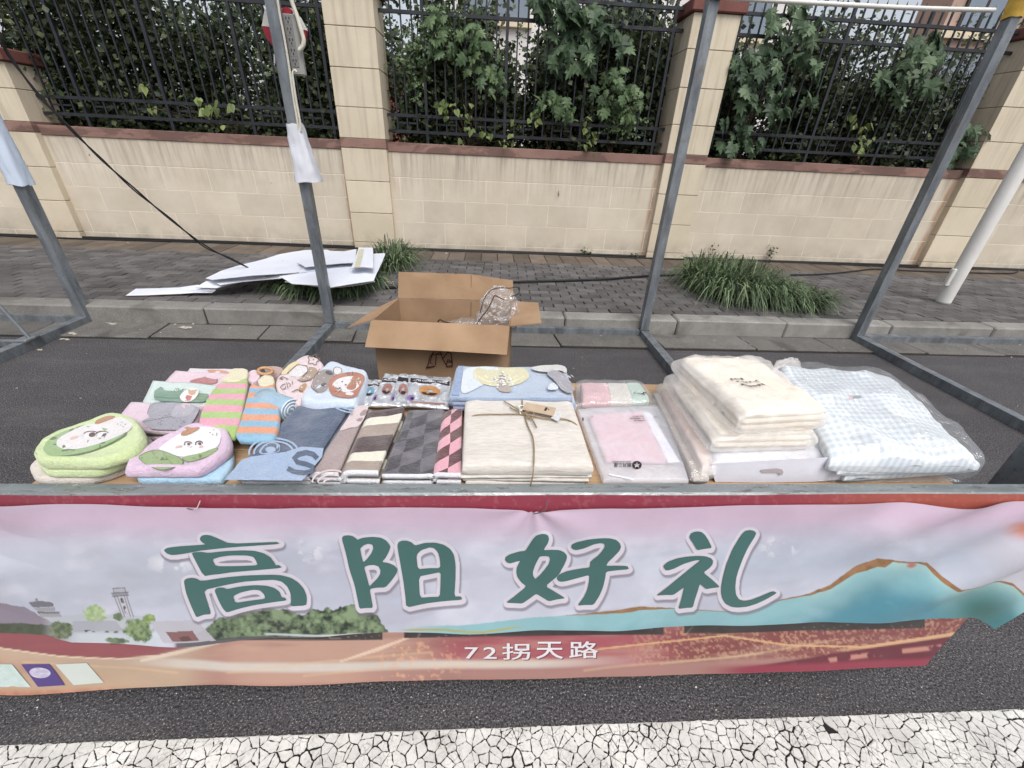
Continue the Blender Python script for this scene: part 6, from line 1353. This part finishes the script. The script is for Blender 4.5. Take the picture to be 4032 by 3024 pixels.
board('white foam strip joining the long strip to the pile', [(680, 428), (760, 385), (1000, 352), (1190, 340), (1200, 362), (1000, 392), (830, 432)], [.07, .10, .14, .16, .16, .12, .08], seed=2)
board('white foam board at the back left of the pile', [(755, 362), (870, 308), (1120, 240), (1280, 198), (1390, 180), (1480, 168), (1530, 300), (1400, 325), (1100, 346), (800, 372)], [.13, .13, .14, .15, .16, .17, .20, .20, .19, .15], seed=3)
board('large white foam sheet at the right of the pile', [(1290, 350), (1430, 322), (1500, 240), (1760, 205), (1960, 185), (2065, 182), (1975, 378), (1870, 398), (1660, 426), (1560, 416), (1380, 402), (1340, 376)], [.20, .21, .2, .19, .19, .18, .19, .19, .19, .19, .19, .19], seed=4)
board('white foam piece at the back of the pile behind the post', [(1470, 170), (1600, 160), (1760, 166), (1850, 152), (1835, 250), (1640, 268), (1480, 286), (1420, 250)], [.2, .2, .2, .21, .235, .235, .24, .22], seed=5)
o = board('taped white foam offcut lying on top at the right of the pile', [(1812, 290), (1866, 140), (1970, 140), (1972, 290), (1900, 284)], .25, .005, seed=6)
board('thin white foam layer under the front edge of the pile', [(1330, 392), (1560, 425), (1660, 436), (1890, 408), (1985, 388), (1900, 330), (1500, 330)], [.165]*7, seed=7)
board('narrow white foam layer between the strip and the pile', [(800, 382), (1050, 352), (1400, 332), (1440, 300), (1465, 292), (1430, 345), (1180, 372), (860, 412)], [.115, .15, .185, .195, .195, .18, .15, .11], seed=8)
board('white foam sheet peeking out at the rear of the pile', [(1110, 246), (1290, 190), (1480, 160), (1640, 152), (1700, 190), (1400, 220)], [.13, .14, .16, .17, .17, .16], seed=9)
mtp = mat('packing_tape', rgb(196, 194, 172), .4, .15, 30)
decal('tape', [[(1835, 285), (1870, 150), (1905, 150), (1875, 285)]], lambda x, y: G(BD(x, y), PZ+.2585)+Vector((0, 0, .004)), mtp, o)

# ================================================================== things tied to the posts
M_PAPER = mat('white_paper', rgb(208, 210, 218), .7, .06, 5, .3, 30); M_BLP = mat('bluish_plastic', rgb(196, 208, 224), .5, .06, 5, .3, 25)
def sleeve(nm, lab, x_, y_, z0, z1, r0, r1, m_, seed, lean=0.):
    vs = []; N, K = 28, 18
    for j in range(K+1):
        t = j/K; z = z1+(z0-z1)*t
        for i in range(N):
            a = 2*math.pi*i/N; sq = 1/max(abs(math.cos(a)), abs(math.sin(a)))
            r = (r0+(r1-r0)*t)*(sq*.75+.25)*(1+.10*(1-2*abs(nz(math.cos(a)*2.2, math.sin(a)*2.2+t*1.5, seed+t*2.4)))+.05*nz(math.cos(a)*6, math.sin(a)*6, t*8+seed))
            vs.append((x_+lean*t+r*math.cos(a), y_+r*math.sin(a), z+(.012*nz(a*1.3, seed, 0) if j in (0, K) else 0)))
    return tag(obj(nm, vs, [(j*N+i, j*N+(i+1) % N, (j+1)*N+(i+1) % N, (j+1)*N+i) for j in range(K) for i in range(N)], m_, None, True), lab, 'wrapping')
zt, zb_ = V((1150, 484), yl-.04).z, V((1220, 715), yl-.04).z
sleeve('paper_sleeve', 'crumpled white paper sleeve wrapped round the left post of the stall', xl, yl, zb_, zt, .044, .074, M_PAPER, 1.7, .03)
zt, zb_ = V((10, 455), yfl-.04).z, V((40, 728), yfl-.04).z
sleeve('plastic_sleeve', 'bluish white plastic wrapped round the far left post', xfl, yfl, zb_, zt+.05, .042, .052, M_BLP, 4.4, .0)
ps = thing('power_strip', 'grey multi-socket power strip tied to the left post', 'power strip', tuple(V(PL(600, 660), yl)))
yy_ = yl+.01
P4 = [V(PL(*p), yy_) for p in ((560, 655), (668, 662), (600, 130), (480, 128))]
xs0, xs1 = (P4[3].x+P4[0].x)/2, (P4[2].x+P4[1].x)/2; z0_, z1_ = P4[0].z, P4[2].z
M_PS = mat('strip_grey', rgb(150, 150, 146), .6, .08, 8); MB().box((xs0, yy_-.02, z0_), (xs1, yy_+.02, z1_), .006).build('body', M_PS, ps)
for k in range(5):
    zc = z0_+(z1_-z0_)*(.22+.17*k); xm = xs0+(xs1-xs0)*.4
    so_ = MB().box((xm-.022, yy_-.024, zc-.026), (xm+.022, yy_-.0205, zc+.026), .002).build('socket', mat('socket_grey', rgb(126, 126, 124), .6), ps)
    for dx, dz in ((-.009, .008), (.009, .008), (0, -.01)): MB().box((xm+dx-.003, yy_-.0255, zc+dz-.006), (xm+dx+.003, yy_-.0242, zc+dz+.006)).build('slot', M_BK, so_)
M_WC = mat('cream_cable', rgb(206, 202, 188), .5, .1, 10)
vt([(540, -40), (560, 40), (600, 150), (640, 290), (655, 350), (648, 400), (615, 440)], yl-.03, .0125, 'white_cable', 'thick white cable hooking down beside the power strip', 'cable', M_WC, conv=PL)
vt([(420, -40), (450, 150), (480, 300), (530, 600), (565, 850), (600, 1060), (612, 1180)], yl-.043, .0075, 'white_cable', 'thin cream cable running down the left post into the paper sleeve', 'cable', M_WC, conv=PL)
vt([(596, 628), (575, 612), (558, 640), (566, 720), (590, 880), (622, 1060), (630, 1150)], yl-.045, .007, 'white_cable', 'short cream cable end hooked beside the left post', 'cable', M_WC, conv=PL)
hb = thing('hanging_ornament', 'red and white hanging ornament behind the power strip', 'ornament', tuple(V(PL(480, 300), yl+.1)))
def prism(nm, pts, Y, th, m_, parent):
    A = [V(PL(*p), Y) for p in pts]; n = len(A); return obj(nm, A+[a+Vector((0, th, 0)) for a in A], [tuple(range(n)), tuple(range(n, 2*n))[::-1]]+[(i, n+i, n+(i+1) % n, (i+1) % n) for i in range(n)], m_, parent)
mrd = mat('ornament_red', rgb(150, 44, 58), .6, .15, 12); prism('red_panel', [(288, 232), (676, 268), (668, 340), (640, 400), (420, 470), (378, 390), (330, 330)], yl+.08, .03, mrd, hb)
prism('white_panel', [(314, 80), (540, 70), (620, 150), (676, 262), (288, 226)], yl+.081, .028, mat('ornament_white', rgb(212, 210, 206), .6, .08), hb); prism('red_knob', ell(502, 95, 42, 36, 14), yl+.05, .05, mrd, hb)
prism('white_tail', [(392, 470), (402, 470), (404, 555), (394, 550)], yl+.085, .01, mat('ornament_white', rgb(212, 210, 206), .6, .08), hb)
# white tube and yellow tape at the top right
vt([(2760, -22), (2900, -6), (3250, 14), (3600, 32), (3915, 40)], [yr-.05, yr-.05, yr-.045, yr-.04, yr-.04], .0125, 'white_tube', 'white plastic tube strung across the top right between two posts', 'tube', mat('tube_white', rgb(220, 218, 212), .45, .06), conv=lambda x, y: (x, y))
zt = V((3950, 55), yfr).z
sleeve('yellow_tape', 'yellow tape wound round the top of the right post', xfr, yfr, zt-.02, zt+.16, .042, .041, mat('tape_yellow', rgb(212, 172, 74), .5, .15, 20), 6.6)
CP = [(-60, 70), (0, 150), (36, 213), (152, 377), (280, 504), (395, 626), (529, 741), (668, 863), (808, 966), (910, 1022), (1048, 1087)]
CY = [3.5, 3.5, 3.52, 3.55, 3.6, 3.65, 3.72, 3.8, 3.9, 4.0, 4.15]
vt(CP, CY, .0062, 'black_cable', 'black twin cable drooping from the far left post to the foam boards', 'cable', conv=lambda x, y: (x, y))
vt([(x+(4 if i % 2 else -5), y+(-3 if i % 2 else 5)) for i, (x, y) in enumerate(CP)], [y+.01 for y in CY], .0055, 'black_cable', 'second strand of the drooping black cable, twisted with the first', 'cable', conv=lambda x, y: (x, y))

# ================================================================== cables, pole and litter on the pavement
def gt(pts, r, nm, lab, conv, z=PZ+.006, g=None): return tag(MB().tube(spline([G(conv(*p), z+r*(1 if i % 2 else 1.1)) for i, p in enumerate(pts)], 8), r, 8).build(nm, M_CORD, None, True), lab, 'cable', g)
gt([(285, 383), (370, 378), (700, 365), (1110, 346), (1450, 337), (1700, 328), (1900, 312), (2060, 303), (2200, 300)], .013, 'black_cable', 'black cable crossing the pavement from the box to the big grass tuft', EB)
gt([(700, 300), (850, 298), (1000, 288), (1140, 272), (1260, 262), (1500, 274), (1800, 284), (2080, 290), (2160, 284), (2200, 268), (2400, 262)], .009, 'black_cable', 'black cable on the pavement right of the big grass tuft', FB)
P = [Vector((x_, 5.80+.012*math.sin(x_*1.3)+.01*nz(x_*2, 0), PZ+.02)) for x_ in np.arange(-8, 9.6, .5)]
tag(MB().tube(spline(P, 4), .016, 8).build('black_hose', M_CORD, None, True), 'black hose lying along the foot of the boundary wall', 'hose')
P = [Vector((x_, 5.765+.014*math.sin(x_*1.7+1), PZ+.012)) for x_ in np.arange(-8, 9.6, .5)]
tag(MB().tube(spline(P, 4), .009, 7).build('black_hose', M_CORD, None, True), 'thinner black hose in front of the thick one at the wall foot', 'hose')
pb = G(FB(1685, 480), PZ); wp = thing('white_pole', 'white painted round pole standing on the pavement at far right', 'pole', tuple(pb))
mwp = mat('pole_paint', rgb(206, 204, 200), .5, .08, 6, .1, 60); MB().tube([pb, pb+Vector((0, 0, .02)), pb+Vector((0, 0, 3.4))], [.066, .064, .064], 24).build('shaft', mwp, wp, True)
MB().box((pb.x-.1, pb.y-.02, PZ+.18), (pb.x-.055, pb.y+.02, PZ+.36), .008).build('hinge_lug', mwp, wp)
lv = []; lf = []
def chip(p, s, zz):
    n = len(lv); a0 = random.uniform(0, 6.28); k = random.choice((4, 5, 6))
    for i in range(k): a = a0+i/k*6.283; lv.append((p.x+s*math.cos(a)*random.uniform(.6, 1.2), p.y+.6*s*math.sin(a)*random.uniform(.6, 1.2), zz+random.uniform(.001, .006)))
    lf.append(tuple(range(n, n+k)))
for c_, (x_, y_), n_, s_ in ((FA, (690, 617), 3, .02), (FA, (745, 617), 3, .02), (FA, (480, 685), 5, .022), (FA, (420, 718), 4, .02), (FA, (260, 785), 2, .022), (FA, (1200, 645), 8, .03), (FA, (170, 720), 3, .02), (EB, (310, 350), 6, .03), (EB, (680, 160), 2, .02), (EB, (460, 160), 2, .016), (EB, (580, 160), 2, .016), (FB, (1140, 224), 3, .02), (FB, (1220, 245), 3, .02), (FA, (520, 1100), 1, .012), (FA, (1770, 705), 1, .02), (FA, (840, 92), 2, .018), (FA, (1210, 108), 2, .018)):
    for k in range(n_):
        px, py = c_(x_+random.uniform(-25, 25), y_+random.uniform(-6, 6)); zz = PZ+.003 if py < 1180 else (.018 if py < 1325 else .002); chip(G((px, py), zz), s_*random.uniform(.6, 1.2), zz)
for k in range(90):
    p = Vector((random.uniform(-1.4, 1.7), random.uniform(.535, .75), 0)); chip(p, random.uniform(.0015, .004), .001)
for k in range(60):
    p = Vector((random.uniform(-5, 6), random.uniform(1.3, 3.05), 0)); chip(p, random.uniform(.003, .009), .001)
for k in range(70):
    p = Vector((random.uniform(-6, 8), random.uniform(3.06, 3.34), 0)); chip(p, random.uniform(.004, .014), .017)
tag(obj('litter', lv, lf, mat('litter_pale', rgb(186, 178, 164), .9, .35, 60)), kind='stuff')
